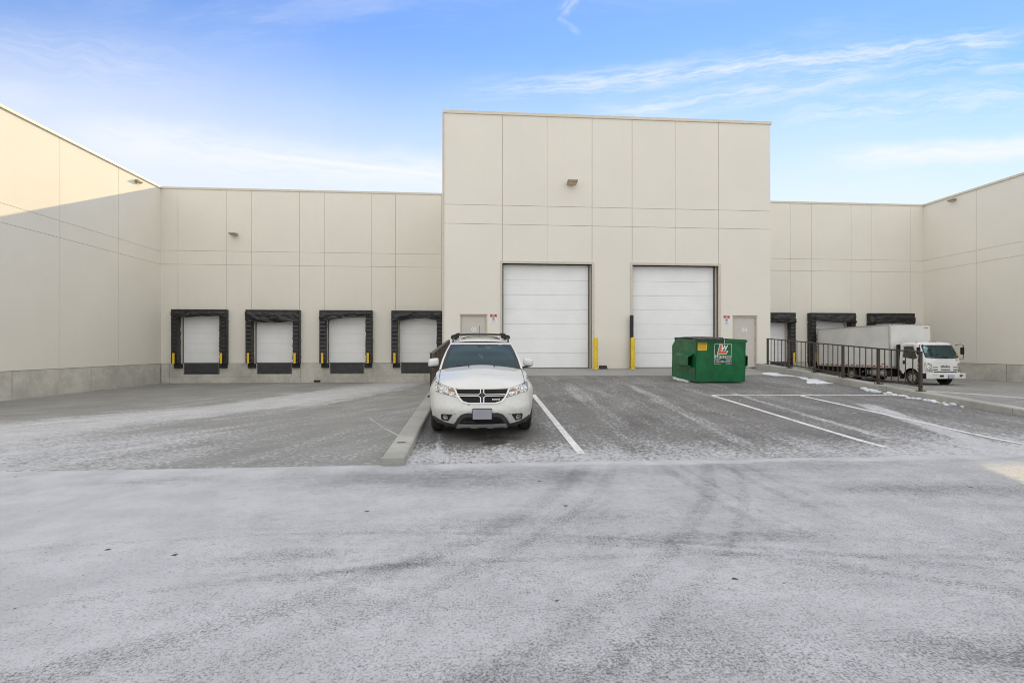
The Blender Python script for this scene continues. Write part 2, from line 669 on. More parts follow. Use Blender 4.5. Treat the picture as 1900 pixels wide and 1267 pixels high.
def cov_lot(n, p, X, Y, wob):
    big = n.noise(n.vec(n.mul(X, 0.35), n.mul(Y, 0.75), 0), 1.0, 5, 0.62)
    mid = n.noise(n.vec(n.mul(X, 0.8), n.mul(Y, 2.4), 3.0), 1.6, 4, 0.62)
    cov = n.add(0.755, n.mul(n.sub(big, 0.5), 0.26), n.mul(n.sub(mid, 0.5), 0.24))
    # whiter along the pavement seam to the left, thinner to the right
    cov = n.add(cov, n.mul(n.ss(X, 0.0, -6.0), 0.16))
    cov = n.sub(cov, n.mul(n.ss(X, 1.0, 5.0), 0.06))
    for (a, b, rx, ry, an, k) in ((-5.6, 5.2, 1.0, 0.22, 0.5, 0.5), (-3.9, 6.0, 0.9, 0.2, 0.15, 0.30), (-1.5, 3.75, 0.55, 0.13, 0.1, 0.30),
                                  (-0.75, 3.5, 0.6, 0.08, 0.25, 0.26), (-0.7, 5.95, 2.3, 0.5, 0.0, 0.42), (1.6, 5.6, 3.2, 0.35, 0.05, 0.12), (3.0, 2.25, 0.9, 0.20, -0.2, 0.26),
                                  (1.6, 3.9, 1.6, 0.16, 0.0, 0.24), (0.6, 4.4, 1.7, 0.28, 0.1, 0.18), (3.6, 6.1, 3.0, 0.34, 0.05, 0.22), (4.5, 5.1, 1.4, 0.3, 0, 0.15),
                                  (-2.5, 2.1, 1.6, 0.3, 0.5, 0.14), (0.3, 2.3, 1.3, 0.25, 0.2, 0.14), (1.3, 2.2, 2.2, 0.25, 0.0, 0.16), (5.4, 5.0, 1.2, 0.3, 0, 0.2)):
        cov = n.sub(cov, n.mul(blob(n, X, Y, a, b, rx, ry, an, 0.9, wob), k * 0.62))
    # drifted snow along the fold where the ramp starts
    sw = n.mul(n.noise(p, 0.9, 3), 0.5)
    cov = n.add(cov, n.mul(n.ss(n.m('ABSOLUTE', n.sub(Y, n.add(6.25, sw))), 0.0, 0.16, 1, 0), n.ss(X, -0.8, -0.3), 0.35))
    wv = n.mul(wob, 0.10)
    tracks = None
    for (cx, cy, r, wd, y0, y1, k) in ((-5.2, 8.8, 7.05, 0.16, 1.5, 7.4, 0.24), (-5.2, 8.8, 7.45, 0.10, 1.5, 7.4, 0.18), (-5.4, 9.6, 9.1, 0.13, 1.5, 7.4, 0.20), (-5.4, 9.6, 9.45, 0.08, 1.5, 7.4, 0.15),
                                       (14.0, 5.5, 11.55, 0.10, 3.6, 7.4, 0.20), (14.0, 5.5, 11.3, 0.05, 3.6, 7.4, 0.15), (14.0, 5.5, 10.75, 0.09, 3.9, 7.4, 0.20), (14.0, 5.5, 10.45, 0.06, 3.9, 7.4, 0.15),
                                       (-1.0, -4.5, 8.6, 0.09, 2.0, 4.2, 0.22), (-1.5, -9.2, 13.4, 0.05, 2.0, 4.6, 0.2), (1.0, -12.0, 15.6, 0.06, 2.0, 4.4, 0.20)):
        cov = n.sub(cov, n.mul(arc(n, X, Y, cx, cy, r, wd, y0, y1, wv), k * 0.42))
    # small dark drips of melt
    vor = n.node('ShaderNodeTexVoronoi')
    n.put(vor.inputs['Vector'], n.vec(n.mul(X, 1.0), n.mul(Y, 1.3), 0))
    vor.inputs['Scale'].default_value = 1.5
    rnd = n.sep(vor.outputs['Color'])[0]
    spot = n.mul(n.ss(n.add(vor.outputs['Distance'], n.mul(wob, 0.02), n.mul(n.sub(n.noise(p, 28, 3, .7), 0.5), 0.09)), 0.018, 0.045, 1, 0), n.ss(rnd, 0.05, 0.1))
    vor2 = n.node('ShaderNodeTexVoronoi')
    n.put(vor2.inputs['Vector'], p)
    vor2.inputs['Scale'].default_value = 7.0
    rnd2 = n.sep(vor2.outputs['Color'])[1]
    spot2 = n.mul(n.ss(vor2.outputs['Distance'], 0.03, 0.07, 1, 0), n.ss(rnd2, 0.72, 0.76))
    sp = n.sat(n.add(spot, n.mul(spot2, 0.6)))
    cov = n.sub(cov, n.mul(sp, 0.9))
    return n.m('MINIMUM', n.m('MAXIMUM', cov, 0.02), 0.93), sp


def cov_ramp(n, p, X, Y, wob):
    big = n.noise(n.vec(n.mul(X, 0.9), n.mul(Y, 0.35), 0), 1.0, 5, 0.62)
    st = n.noise(n.vec(n.mul(X, 3.0), n.mul(Y, 0.35), 5.0), 1.5, 5, 0.65)
    cov = n.add(0.25, n.mul(n.sub(big, 0.5), 0.62), n.mul(n.sub(st, 0.5), 0.70))
    edge = n.add(Y, n.mul(wob, 0.9))
    cov = n.add(cov, n.mul(n.ss(edge, 8.3, 6.5), 0.42))
    cov = n.add(cov, n.mul(n.ss(X, 5.5, 9.5), n.ss(Y, 9.6, 7.4), 0.28))
    wv = n.mul(wob, 0.2)
    cov = n.add(cov, n.mul(segment(n, X, Y, 8.3, 7.3, 9.6, 11.5, 0.30, wv), 0.45))
    cov = n.add(cov, n.mul(segment(n, X, Y, 7.0, 7.5, 7.3, 13.5, 0.14, wv), 0.30))
    cov = n.add(cov, n.mul(segment(n, X, Y, 4.3, 7.0, 4.9, 15.5, 0.22, wv), 0.22))
    cov = n.add(cov, n.mul(segment(n, X, Y, 2.6, 7.0, 2.9, 15.5, 0.3, wv), 0.16))
    cov = n.add(cov, n.mul(segment(n, X, Y, -0.50, 6.7, -0.62, 8.6, 0.09, n.mul(wob, 0.16)), 0.22))
    cov = n.add(cov, n.mul(blob(n, X, Y, 0.4, 7.0, 1.6, 0.35, 0, 0.7, wob), 0.15))
    # oil in front of the car; darker, barer ellipse beneath it
    oil = blob(n, X, Y, 0.28, 7.72, 0.22, 0.13, 0.3, 0.5, n.mul(wob, 1.6))
    oil = n.m('MAXIMUM', oil, n.mul(blob(n, X, Y, 0.30, 7.98, 0.5, 0.2, 0.1, 0.5, n.mul(wob, 1.4)), 0.6))
    undercar = n.mul(blob(n, X, Y, 0.1, 9.2, 1.1, 2.6, 0, 0.3, None), 0.25)
    dk = n.ss(n.noise(n.vec(n.mul(X, 1.4), n.mul(Y, 1.1), 9.0), 1.3, 4, 0.7), 0.60, 0.72)
    cov = n.sub(cov, n.mul(n.m('MAXIMUM', oil, undercar), 0.5))
    return n.m('MINIMUM', n.m('MAXIMUM', cov, 0.03), 0.85), n.sat(n.add(oil, n.mul(dk, 0.30), undercar))


def cov_well(n, p, X, Y, wob):
    # blown streaks run away from the camera and slightly to the right
    a = n.sub(X, n.mul(Y, 0.30))
    st = n.noise(n.vec(n.mul(a, 1.1), n.mul(Y, 0.16), 0), 1.4, 5, 0.66)
    st2 = n.noise(n.vec(n.mul(a, 4.0), n.mul(Y, 0.5), 2.0), 1.4, 5, 0.66)
    cov = n.add(0.29, n.mul(n.sub(st, 0.5), 0.95), n.mul(n.sub(st2, 0.5), 0.40))
    line = n.add(X, 10.3, n.mul(n.sub(Y, 11.0), -0.30), n.mul(wob, 3.2))
    band = n.mul(n.ss(n.m('ABSOLUTE', line), 0.6, 3.0, 1, 0), n.ss(X, -2.5, -4.0))
    cov = n.add(cov, n.mul(band, 0.52))
    near = n.mul(n.ss(X, -3.0, -7.0), n.ss(Y, 12.5, 8.0), n.ss(X, -16.0, -10.0))
    cov = n.add(cov, n.mul(near, 0.42))
    cov = n.sub(cov, n.mul(n.ss(X, -11.5, -14.5), 0.16))
    edge = n.ss(n.add(X, 19.4), 0.25, 0.75, 1, 0)
    cov = n.add(cov, n.mul(edge, 0.25))
    # right-hand well: a straight strip of packed snow beside the wheel path
    strip = n.ss(n.m('ABSOLUTE', n.add(X, -19.3, n.mul(wob, 0.06))), 0.19, 0.24, 1, 0)
    cov = n.add(cov, n.mul(strip, n.ss(Y, 24.5, 22.0), 1.4))
    js = n.m('MINIMUM', n.m('ABSOLUTE', n.sub(Y, 10.6)), n.m('ABSOLUTE', n.sub(Y, 22.3)))
    jx = n.m('MINIMUM', n.m('ABSOLUTE', n.add(X, 7.2)), n.m('ABSOLUTE', n.add(X, 13.2)))
    joint = n.ss(n.m('MINIMUM', js, jx), 0.006, 0.018, 1, 0)
    crack = segment(n, X, Y, -2.05, 11.0, -1.25, 9.0, 0.03, n.mul(wob, 0.10))
    crack2 = segment(n, X, Y, -2.9, 13.4, -2.05, 11.0, 0.02, n.mul(wob, 0.10))
    cov = n.add(cov, n.mul(n.m('MAXIMUM', crack, n.mul(crack2, 0.7)), 0.8))
    return n.m('MINIMUM', n.m('MAXIMUM', cov, 0.02), 1.25), n.mul(joint, 0.7)


def cov_apron(n, p, X, Y, wob):
    cov = n.add(0.18, n.mul(n.sub(n.noise(p, 1.2, 4), 0.5), 0.5))
    return n.m('MAXIMUM', cov, 0.02), None


ground_mat('lot_asphalt', (0.060, 0.060, 0.062), (0.15, 0.148, 0.145), cov_lot, 62, 0.66, (1, 1), 0.25)
ground_mat('ramp_asphalt', (0.095, 0.091, 0.086), (0.20, 0.193, 0.183), cov_ramp, 14, 0.75, (1.2, 0.8))
ground_mat('well_concrete', (0.185, 0.182, 0.170), (0.275, 0.272, 0.255), cov_well, 13, 0.85, (1.1, 0.7))
ground_mat('apron_concrete', (0.24, 0.235, 0.225), (0.33, 0.325, 0.31), cov_apron, 9, 0.8)
m, n = mat_new('line_paint')
p = n.pos()
wear = n.ss(n.add(n.mul(n.noise(p, 30, 5, .7), 0.7), n.mul(n.noise(p, 3, 3), 0.3)), 0.54, 0.66)
c = n.mix(n.ss(n.noise(p, 4, 3), .3, .7), (0.60, 0.60, 0.59), (0.72, 0.72, 0.71))
sh = n.principled(c, 0.75)
tr = n.node('ShaderNodeBsdfTransparent')
mx = n.node('ShaderNodeMixShader')
n.put(mx.inputs[0], n.mul(wear, 0.8))
n.t.links.new(sh, mx.inputs[1])
n.t.links.new(tr.outputs[0], mx.inputs[2])
n.out(mx.outputs[0])
m, n = mat_new('snow')
p = n.pos()
c = n.mix(n.ss(n.noise(p, 7, 4), 0.35, 0.7), (0.62, 0.65, 0.70), (0.80, 0.82, 0.86))
n.out(n.principled(c, 0.8, 0, n.bump(n.noise(p, 30, 5, .7), 0.8, 0.03)))


#==GROUND==
def lerp(a, b, t):
    return a + (b - a) * t


def pw(x, tab):
    if x <= tab[0][0]:
        return tab[0][1]
    for (a, va), (b, vb) in zip(tab, tab[1:]):
        if x <= b:
            return lerp(va, vb, (x - a) / (b - a))
    return tab[-1][1]


G0 = -1.57
RAMP = [(6.6, G0), (17.7, -1.038), (20.5, -0.885)]
WELL_L = [(6.6, G0), (19.0, -2.165), (31.5, -2.20)]
WELL_R = [(6.6, G0), (24.0, -1.95), (31.5, -2.03)]


def z_ramp(x, y):
    cross = 0.07 * max(0, min(1, (x - 1) / 11)) * max(0, min(1, (16.5 - y) / 4)) * min(1, max(0, (y - 6.6) / 1.0))
    und = 0.006 * math.sin(x * 1.7 + 1) * math.sin(y * 0.9) * min(1, max(0, (y - 6.6) / 1.0))
    return pw(y, RAMP) - cross + und


def fr(a, b, n_):
    return [a + (b - a) * i / n_ for i in range(n_ + 1)]


def sheet(name, xs, ys, zf, mat):
    mb = MB()
    mb.grid(lambda x, y: (x, y, zf(x, y)), xs, ys, 0, True)
    o = mb.build(name, mat)
    o['kind'] = 'structure'
    return o


lot_x = [-500, -150, -60, -35] + fr(-22, 34, 56) + [45, 70, 160, 500]
lot_y = [-500, -150, -60, -30, -15] + fr(-8, 6.6, 30)
sheet('ground', lot_x, lot_y, lambda x, y: G0 + (0.008 * math.sin(x * 0.9) * math.sin(y * 1.3) if (-20 < x < 30 and -6 < y < 6.2) else 0), 'lot_asphalt')
sheet('truck_court_pavement', fr(-19.6, -1.1, 37), fr(6.6, 31.6, 50), lambda x, y: pw(y, WELL_L), 'well_concrete')
sheet('truck_court_pavement', fr(12.1, 31.2, 38), fr(6.6, 31.6, 50), lambda x, y: pw(y, WELL_R), 'well_concrete')
sheet('driveway_ramp', fr(-1.0, 12.0, 39), fr(6.6, 17.7, 37), z_ramp, 'ramp_asphalt')
sheet('door_apron', fr(-1.0, 12.0, 26), fr(17.7, 20.8, 8), lambda x, y: z_ramp(x, y) + 0.003, 'apron_concrete')
# land beyond and beneath the buildings
mb = MB()
mb.quad([(-500, 6.6, -2.6), (500, 6.6, -2.6), (500, 500, -2.6), (-500, 500, -2.6)])
mb.quad([(-500, 6.6, -2.6), (-500, 6.6, G0), (-19.4, 6.6, G0), (-19.4, 6.6, -2.6)])
mb.quad([(31.0, 6.6, -2.6), (31.0, 6.6, G0), (500, 6.6, G0), (500, 6.6, -2.6)])
o = mb.build('terrain', 'apron_concrete')
o['kind'] = 'structure'


def marking(x0, y0, x1, y1, wd=0.10):
    mb = MB()
    L = math.hypot(x1 - x0, y1 - y0)
    c, s = (x1 - x0) / L, (y1 - y0) / L
    N = max(2, int(L / 0.35))
    for i in range(N):
        q = []
        for t, sd in ((i / N, -1), (i / N, 1), ((i + 1) / N, 1), ((i + 1) / N, -1)):
            x = lerp(x0, x1, t) - s * sd * wd / 2
            y = lerp(y0, y1, t) + c * sd * wd / 2
            q.append((x, y, z_ramp(x, y) + 0.005))
        mb.quad(list(reversed(q)))
    return mb.build('parking_line', 'line_paint')


for a in ((1.54, 7.0, 1.54, 12.95, 0.12, 'white stall line slanting beside the white car, left of the green bin'),
          (-0.9, 13.0, 1.48, 13.0, 0.10, 'short white line across the head of the stall behind the white car'),
          (6.42, 7.15, 6.42, 12.75, 0.11, 'long white stall line running down the ramp just right of the green bin'),
          (6.42, 12.82, 11.8, 12.82, 0.10, 'white line across the stall heads between the green bin and the right kerb'),
          (8.92, 7.0, 8.92, 12.72, 0.11, 'long white stall line nearest the right kerb and railing')):
    tag(marking(*a[:5]), a[5], 'parking line', 'painted parking stall lines', 'structure')


# kerb walls between the ramp and the truck courts
def kerb_wall(x0, x1, tab, label, joints=(), xin=0.0):
    t = empty('retaining_wall', ((x0 + x1) / 2, tab[0][0], G0))
    tag(t, label, 'wall', 'low concrete walls beside the ramp')
    ys = [tab[0][0]]
    js = sorted(joints) + [tab[-1][0]]
    mb = MB()
    a = tab[0][0]
    for j in js:
        yy = [a] + [p_[0] for p_ in tab if a < p_[0] < j] + [j - (0.012 if j != tab[-1][0] else 0)]
        prof = [(y_, pw(y_, tab)) for y_ in yy]
        bv = 0.02
        for (ya, za), (yb, zb) in zip(prof, prof[1:]):
            v = [(x0, ya, -2.5), (x1, ya, -2.5), (x1, yb, -2.5), (x0, yb, -2.5), (x0, ya, za - bv), (x1, ya, za - bv), (x1, yb, zb - bv), (x0, yb, zb - bv)]
            mb.mesh(v, [(0, 1, 5, 4), (1, 2, 6, 5), (2, 3, 7, 6), (3, 0, 4, 7)])
            v2 = [(x0, ya, za - bv), (x1, ya, za - bv), (x1, yb, zb - bv), (x0, yb, zb - bv), (x0 + bv, ya + (bv if ya == tab[0][0] else 0), za), (x1 - bv, ya + (bv if ya == tab[0][0] else 0), za), (x1 - bv, yb, zb), (x0 + bv, yb, zb)]
            mb.mesh(v2, [(4, 5, 6, 7), (0, 1, 5, 4), (1, 2, 6, 5), (2, 3, 7, 6), (3, 0, 4, 7)])
        a = j
    o = mb.build('wall_body', 'kerb_concrete', t)
    o.matrix_parent_inverse = Matrix.Translation(t.location).inverted()
    return t


def adopt(o, t):
    """keep world coordinates of a mesh parented to a located empty"""
    o.parent = t
    o.matrix_parent_inverse = (Matrix.Translation(t.location) @ t.rotation_euler.to_matrix().to_4x4()).inverted()
    return o


LK = [(6.55, -1.45), (12.0, -1.213), (20.0, -0.74), (20.5, -0.73)]
RK = [(6.6, -1.50), (9.66, -1.34), (12.27, -1.176), (13.65, -1.083), (15.05, -0.982), (16.4, -0.888), (17.8, -0.781), (19.16, -0.684), (19.75, -0.66)]
kw = kerb_wall(-1.25, -0.95, LK, 'low concrete wall between the parked white car and the left loading court', (10.2, 14.6, 18.0))
adopt(MB().build('x', 'kerb_concrete'), kw).name = 'x'
bpy.data.objects.remove(bpy.data.objects['x'])
mb = MB()
mb.box(-1.22, -0.98, 6.545, 6.552, -1.565, -1.53)
adopt(mb.build('toe', 'apron_concrete'), kw)
mb = MB()
zc = pw(7.35, LK)
mb.box(-1.17, -1.05, 7.33, 7.37, zc - 0.01, zc + 0.006)
adopt(mb.build('steel_insert', 'rail_brown'), kw)
kw = kerb_wall(11.85, 12.15, RK, 'long concrete kerb wall under the right-hand railing beside the truck court', (9.9, 13.2, 16.9))


#==WAREHOUSE==
wh = empty('warehouse', (5.8, 20.5, -0.88))
tag(wh, 'cream panel warehouse wrapping around the yard with loading docks and overhead doors', 'building')

TOP = 9.83


def subtract(rect, hole):
    a0, a1, b0, b1 = rect
    c0, c1, d0, d1 = hole
    if c0 >= a1 or c1 <= a0 or d0 >= b1 or d1 <= b0:
        return [rect]
    out = []
    if c0 > a0: out.append((a0, c0, b0, b1))
    if c1 < a1: out.append((c1, a1, b0, b1))
    m0, m1 = max(a0, c0), min(a1, c1)
    if d0 > b0: out.append((m0, m1, b0, d0))
    if d1 < b1: out.append((m0, m1, d1, b1))
    return out


def panel_wall(us, zs, openings, place, gap=0.008, thick=0.05):
    """us: joint positions [(u, gapfactor)...] incl. ends; place(u, w, z): w = depth out of the wall"""
    mb = MB()
    bk = MB()
    for (ua, ga), (ub, gb) in zip(us, us[1:]):
        for za, zb in zip(zs, zs[1:]):
            r0 = (ua + gap * ga, ub - gap * gb, za + (gap * 0.8 if za != zs[0] else 0), zb - (gap * 0.8 if zb != zs[-1] else 0))
            rects = [r0]
            for h in openings:
                rects = [q for r_ in rects for q in subtract(r_, h)]
            for (a0, a1, b0, b1) in rects:
                if a1 - a0 < 0.01 or b1 - b0 < 0.01:
                    continue
                v = [place(a0, 0, b0), place(a1, 0, b0), place(a1, thick, b0), place(a0, thick, b0), place(a0, 0, b1), place(a1, 0, b1), place(a1, thick, b1), place(a0, thick, b1)]
                mb.hexa(v)
    rects = [(us[0][0], us[-1][0], zs[0], zs[-1])]
    for h in openings:
        rects = [q for r_ in rects for q in subtract(r_, h)]
    for (a0, a1, b0, b1) in rects:
        v = [place(a0, -0.012, b0), place(a1, -0.012, b0), place(a1, -0.25, b0), place(a0, -0.25, b0), place(a0, -0.012, b1), place(a1, -0.012, b1), place(a1, -0.25, b1), place(a0, -0.25, b1)]
        bk.hexa(v)
    o1 = mb.build('wall', 'stucco', fixn=True)
    o2 = bk.build('joint_sealant', 'joint', fixn=True)
    adopt(o1, wh)
    o2.parent = o1
    return o1


def jt(*a):
    out = []
    for x in a:
        out.append(x if isinstance(x, tuple) else (x, 1.0))
    return out


DOCKS_L = [-16.98, -12.60, -8.15, -3.72]
DOCKS_R = [19.85, 24.12, 28.40]
DW, DH = 1.27, 2.95          # half width, height of the dock openings
SILL = -0.97
ope = [(x - DW, x + DW, SILL - 0.05, SILL + DH) for x in DOCKS_L]
WY = 31.5
o = panel_wall(jt((-19.4, 0), -18.38, -15.48, -14.0, -11.08, -9.53, -6.61, -5.12, -2.22, (-1.0, 0)), [SILL, 5.15, 6.0, TOP], ope, lambda u, w_, z: (u, WY - 0.05 + 0.05 - w_, z))
o['label'] = 'low rear wall with four loading docks, left of the tall block'
ope = [(x - DW, x + DW, SILL - 0.05, SILL + DH) for x in DOCKS_R]
o = panel_wall(jt((12.6, 0), 18.4, 21.29, 22.82, 25.67, 27.13, 30.0, (31.0, 0)), [SILL, 5.22, 6.03, TOP], ope, lambda u, w_, z: (u, WY - w_, z))
o['label'] = 'low rear wall with loading docks, right of the tall block'
# side walls
o = panel_wall(jt((4.0, 0), 5.51, 9.24, 12.97, 16.7, 20.43, 24.16, 27.89, (31.45, 0.3)), [SILL, 5.13, 5.92, TOP], [], lambda u, w_, z: (-19.4 + w_ - 0.05 + 0.02, u, z))
o['label'] = 'long left side wall, its upper part in sunlight'
o = panel_wall(jt((8.0, 0), 9.24, 12.97, 16.7, 20.43, 24.16, 27.89, (31.45, 0.3)), [SILL, 5.25, 6.03, TOP], [], lambda u, w_, z: (31.0 - w_ + 0.03, u, z))
o['label'] = 'long right side wall in shade'
# tall block
BY = 20.5
OHA = (1.11, 4.95, -1.2, 3.56)
OHB = (6.72, 10.56, -1.2, 3.56)
MD5 = (-0.67, 0.48, -1.2, 1.39)
MD4 = (11.20, 12.33, -1.2, 1.39)
o = panel_wall(jt((-1.33, 0), 1.11, (3.02, 0.45), 4.96, 6.71, (8.64, 0.45), 10.56, (12.93, 0)), [-0.93, 5.20, 6.0, TOP], [OHA, OHB, MD5, MD4], lambda u, w_, z: (u, BY - w_, z))
o['label'] = 'tall central block front with two overhead doors'
for x0_, x1_ in ((-1.33, -1.13), (12.73, 12.93)):
    mb = MB()
    mb.box(x0_, x1_, BY, WY, -2.5, TOP)
    adopt(mb.build('return_wall', 'stucco'), wh)

# concrete foundation below the panels
def found_rear(xs_, docks, zsplit, lab):
    mb = MB()
    for a, b in zip(xs_, xs_[1:]):
        for z0_, z1_ in zsplit:
            rects = [(a + 0.006, b - 0.006, z0_, z1_)]
            for x in docks:
                rects = [q for r_ in rects for q in subtract(r_, (x - 1.06, x + 1.06, SILL - 0.68, SILL + 1))]
            for r_ in rects:
                mb.box(r_[0], r_[1], WY - 0.035, WY + 0.3, r_[2], r_[3])
    mb.box(xs_[0], xs_[-1], WY + 0.05, WY + 0.2, -2.5, SILL - 0.7, 1)
    adopt(mb.build('foundation', ['foundation_concrete', 'joint'], bevel=0.004), wh)


def found_side(x0, x1, xi0, xi1, ys_, g):
    mb = MB()
    for a, b in zip(ys_, ys_[1:]):
        mb.box(x0, x1, a + g, b - g, -2.5, SILL - 0.012)
    mb.box(xi0, xi1, ys_[0], 31.5, -2.5, SILL - 0.02, 1)
    adopt(mb.build('foundation', ['foundation_concrete', 'joint'], bevel=0.004), wh)


found_rear([-19.38, -18.9, -11.03, -3.3, -1.33], DOCKS_L, ((-2.5, -1.83), (-1.826, SILL - 0.012)), '')
found_rear([12.93, 22.6, 31.03], DOCKS_R, ((-2.5, SILL - 0.012),), '')
found_side(-19.7, -19.395, -19.65, -19.45, [4.0, 9.27, 13.46, 17.65, 21.84, 26.03, 31.46], 0.014)
found_side(30.995, 31.3, 31.05, 31.25, [8.0, 9.43, 13.6, 17.8, 22.0, 26.19, 31.46], 0.012)
for x in DOCKS_L + DOCKS_R:
    mb = MB()
    mb.box(x - 1.3, x + 1.3, WY + 0.32, WY + 0.42, -2.4, SILL + 3.2)
    adopt(mb.build('dock_backing', 'joint'), wh)
# interior slabs / roofs behind the walls
mb = MB()
mb.box(-60, -19.66, 4.0, 70, TOP - 0.5, TOP - 0.3)
mb.box(31.27, 70, 8.0, 70, TOP - 0.5, TOP - 0.3)
mb.box(-19.6, 31.2, WY + 0.45, 70, TOP - 0.5, TOP - 0.3)
mb.box(-1.1, 12.7, BY + 0.3, WY + 0.4, TOP - 0.5, TOP - 0.3)
adopt(mb.build('roof', 'roof_membrane'), wh)
mb = MB()
mb.box(-60, -19.66, 3.7, 3.99, -2.5, TOP)
mb.box(31.27, 70, 7.7, 7.99, -2.5, TOP)
mb.box(-60.3, -60, 3.7, 70, -2.5, TOP)
mb.box(70, 70.3, 7.7, 70, -2.5, TOP)
mb.box(-60.3, 70.3, 70, 70.3, -2.5, TOP)
adopt(mb.build('outer_wall', 'stucco'), wh)
# metal coping
mb = MB()
cb, ct = TOP - 0.02, TOP + 0.095
mb.box(-19.30, -1.36, WY - 0.09, WY + 0.35, cb, ct)
mb.box(12.97, 30.9, WY - 0.09, WY + 0.35, cb, ct)
mb.box(-19.80, -19.31, 3.6, WY + 0.35, cb, ct + 0.002)
mb.box(30.91, 31.4, 7.6, WY + 0.35, cb, ct + 0.002)
mb.box(-1.38, 12.97, BY - 0.09, BY + 0.35, cb, ct + 0.003)
mb.box(-1.40, -1.09, BY + 0.351, WY + 0.3, cb, ct + 0.001)
mb.box(12.69, 12.99, BY + 0.351, WY + 0.3, cb, ct + 0.001)
adopt(mb.build('coping', 'coping_metal'), wh)
mb = MB()
mb.box(-1.40, -1.335, BY - 0.075, BY + 0.05, -0.95, cb)
adopt(mb.build('corner_trim', 'trim_metal'), wh)


def section_leaf(x0, x1, y, z0, z1, h, name='door_leaf'):
    mb = MB()
    z = z0
    while z < z1 - 0.02:
        zt = min(z + h, z1)
        mb.box(x0, x1, y, y + 0.05, z + 0.003, zt - 0.003, bev=0.004)
        z += h
    bk_ = MB()
    bk_.box(x0 + 0.005, x1 - 0.005, y + 0.02, y + 0.045, z0 + 0.003, z1 - 0.003, 1)
    mb.v, mb.f, mb.mi, mb.sm = mb.v, mb.f, mb.mi, mb.sm
    b = len(mb.v)
    mb.v += bk_.v
    mb.f += [tuple(i + b for i in f) for f in bk_.f]
    mb.mi += bk_.mi
    mb.sm += bk_.sm
    return mb.build(name, ['door_white', 'door_seam'])


for (x0, x1, _b, zt), nm in ((OHA, 'white overhead door nearest the parked car'), (OHB, 'white overhead door behind the green bin')):
    o = adopt(section_leaf(x0 + 0.06, x1 - 0.10, BY + 0.22, -0.86, zt - 0.0, 0.625, 'overhead_door'), wh)
    o['label'] = nm
    mb = MB()
    mb.box(x0 - 0.09, x0 + 0.0, BY - 0.075, BY + 0.25, -0.93, zt + 0.10)
    mb.box(x1 - 0.0, x1 + 0.10, BY - 0.075, BY + 0.25, -0.93, zt + 0.10)
    mb.box(x0 + 0.001, x1 - 0.001, BY - 0.074, BY + 0.25, zt, zt + 0.099)
    f = mb.build('door_frame', 'trim_metal')
    f.parent = o
    mb = MB()
    mb.box(x0 + 0.002, x0 + 0.06, BY + 0.19, BY + 0.26, -0.9, zt - 0.002)
    mb.box(x1 - 0.10, x1 - 0.06, BY + 0.15, BY + 0.26, -0.9, zt - 0.002)
    mb.box(x0 + 0.06, x1 - 0.10, BY + 0.21, BY + 0.26, -0.89, -0.862)
    f = mb.build('weather_seal', 'weatherstrip')
    f.parent = o
    mb = MB()
    mb.box(x1 - 0.058, x1 - 0.002, BY + 0.10, BY + 0.255, -0.9, zt - 0.002)
    f = mb.build('track', 'trim_metal')
    f.parent = o
# personnel doors
for (x0, x1, _b, zt), num, hs, nx in ((MD5, '05', -1, -0.08), (MD4, '04', -1, 11.80)):
    mb = MB()
    mb.box(x0 + 0.05, x1 - 0.05, BY + 0.045, BY + 0.09, -0.86, zt - 0.05)
    o = adopt(mb.build('personnel_door', 'man_door'), wh)
    o['label'] = 'beige steel door numbered ' + num
    mb = MB()
    mb.box(x0 + 0.002, x0 + 0.048, BY - 0.02, BY + 0.12, -0.92, zt - 0.002)
    mb.box(x1 - 0.048, x1 - 0.002, BY - 0.02, BY + 0.12, -0.92, zt - 0.002)
    mb.box(x0 + 0.049, x1 - 0.049, BY - 0.019, BY + 0.12, zt - 0.05, zt - 0.003)
    f = mb.build('door_frame', 'trim_metal')
    f.parent = o
    mb = MB()
    mb.box(x0 + 0.0, x1 - 0.0, BY - 0.06, BY - 0.045, zt + 0.002, zt + 0.022)
    mb.build('drip_edge', 'joint').parent = o
    mb = MB()
    hx = x0 + 0.13
    mb.box(hx - 0.03, hx + 0.03, BY + 0.03, BY + 0.046, 0.02, 0.22)
    mb.tube([(hx, BY + 0.04, 0.08), (hx, BY - 0.02, 0.08), (hx + 0.11, BY - 0.02, 0.08)], 0.012, 8)
    mb.tube([(hx, BY + 0.035, 0.18), (hx, BY + 0.01, 0.18)], 0.022, 10)
    mb.build('handle', 'handle_steel').parent = o
    for hz_ in (-0.55, 0.35, 1.1):
        mb = MB()
        mb.tube([(x1 - 0.06, BY + 0.035, hz_ - 0.06), (x1 - 0.06, BY + 0.035, hz_ + 0.06)], 0.012, 8)
        mb.build('hinge', 'handle_steel').parent = o
    mb = MB()
    text_mb(mb, num, 0.27, lambda a, b: (nx + a, BY + 0.042, 0.78 + b), width=0.23, bold=0.004)
    mb.build('number', 'number_white').parent = o


# loading docks -----------------------------------------------------
def fold(x, z, s):
    return mnoise.fractal(Vector((x * 1.1 + z * 1.3 + s * 9.1, z * 2.2 - x * 0.6, s * 3.3)), 0.6, 2.0, 4)


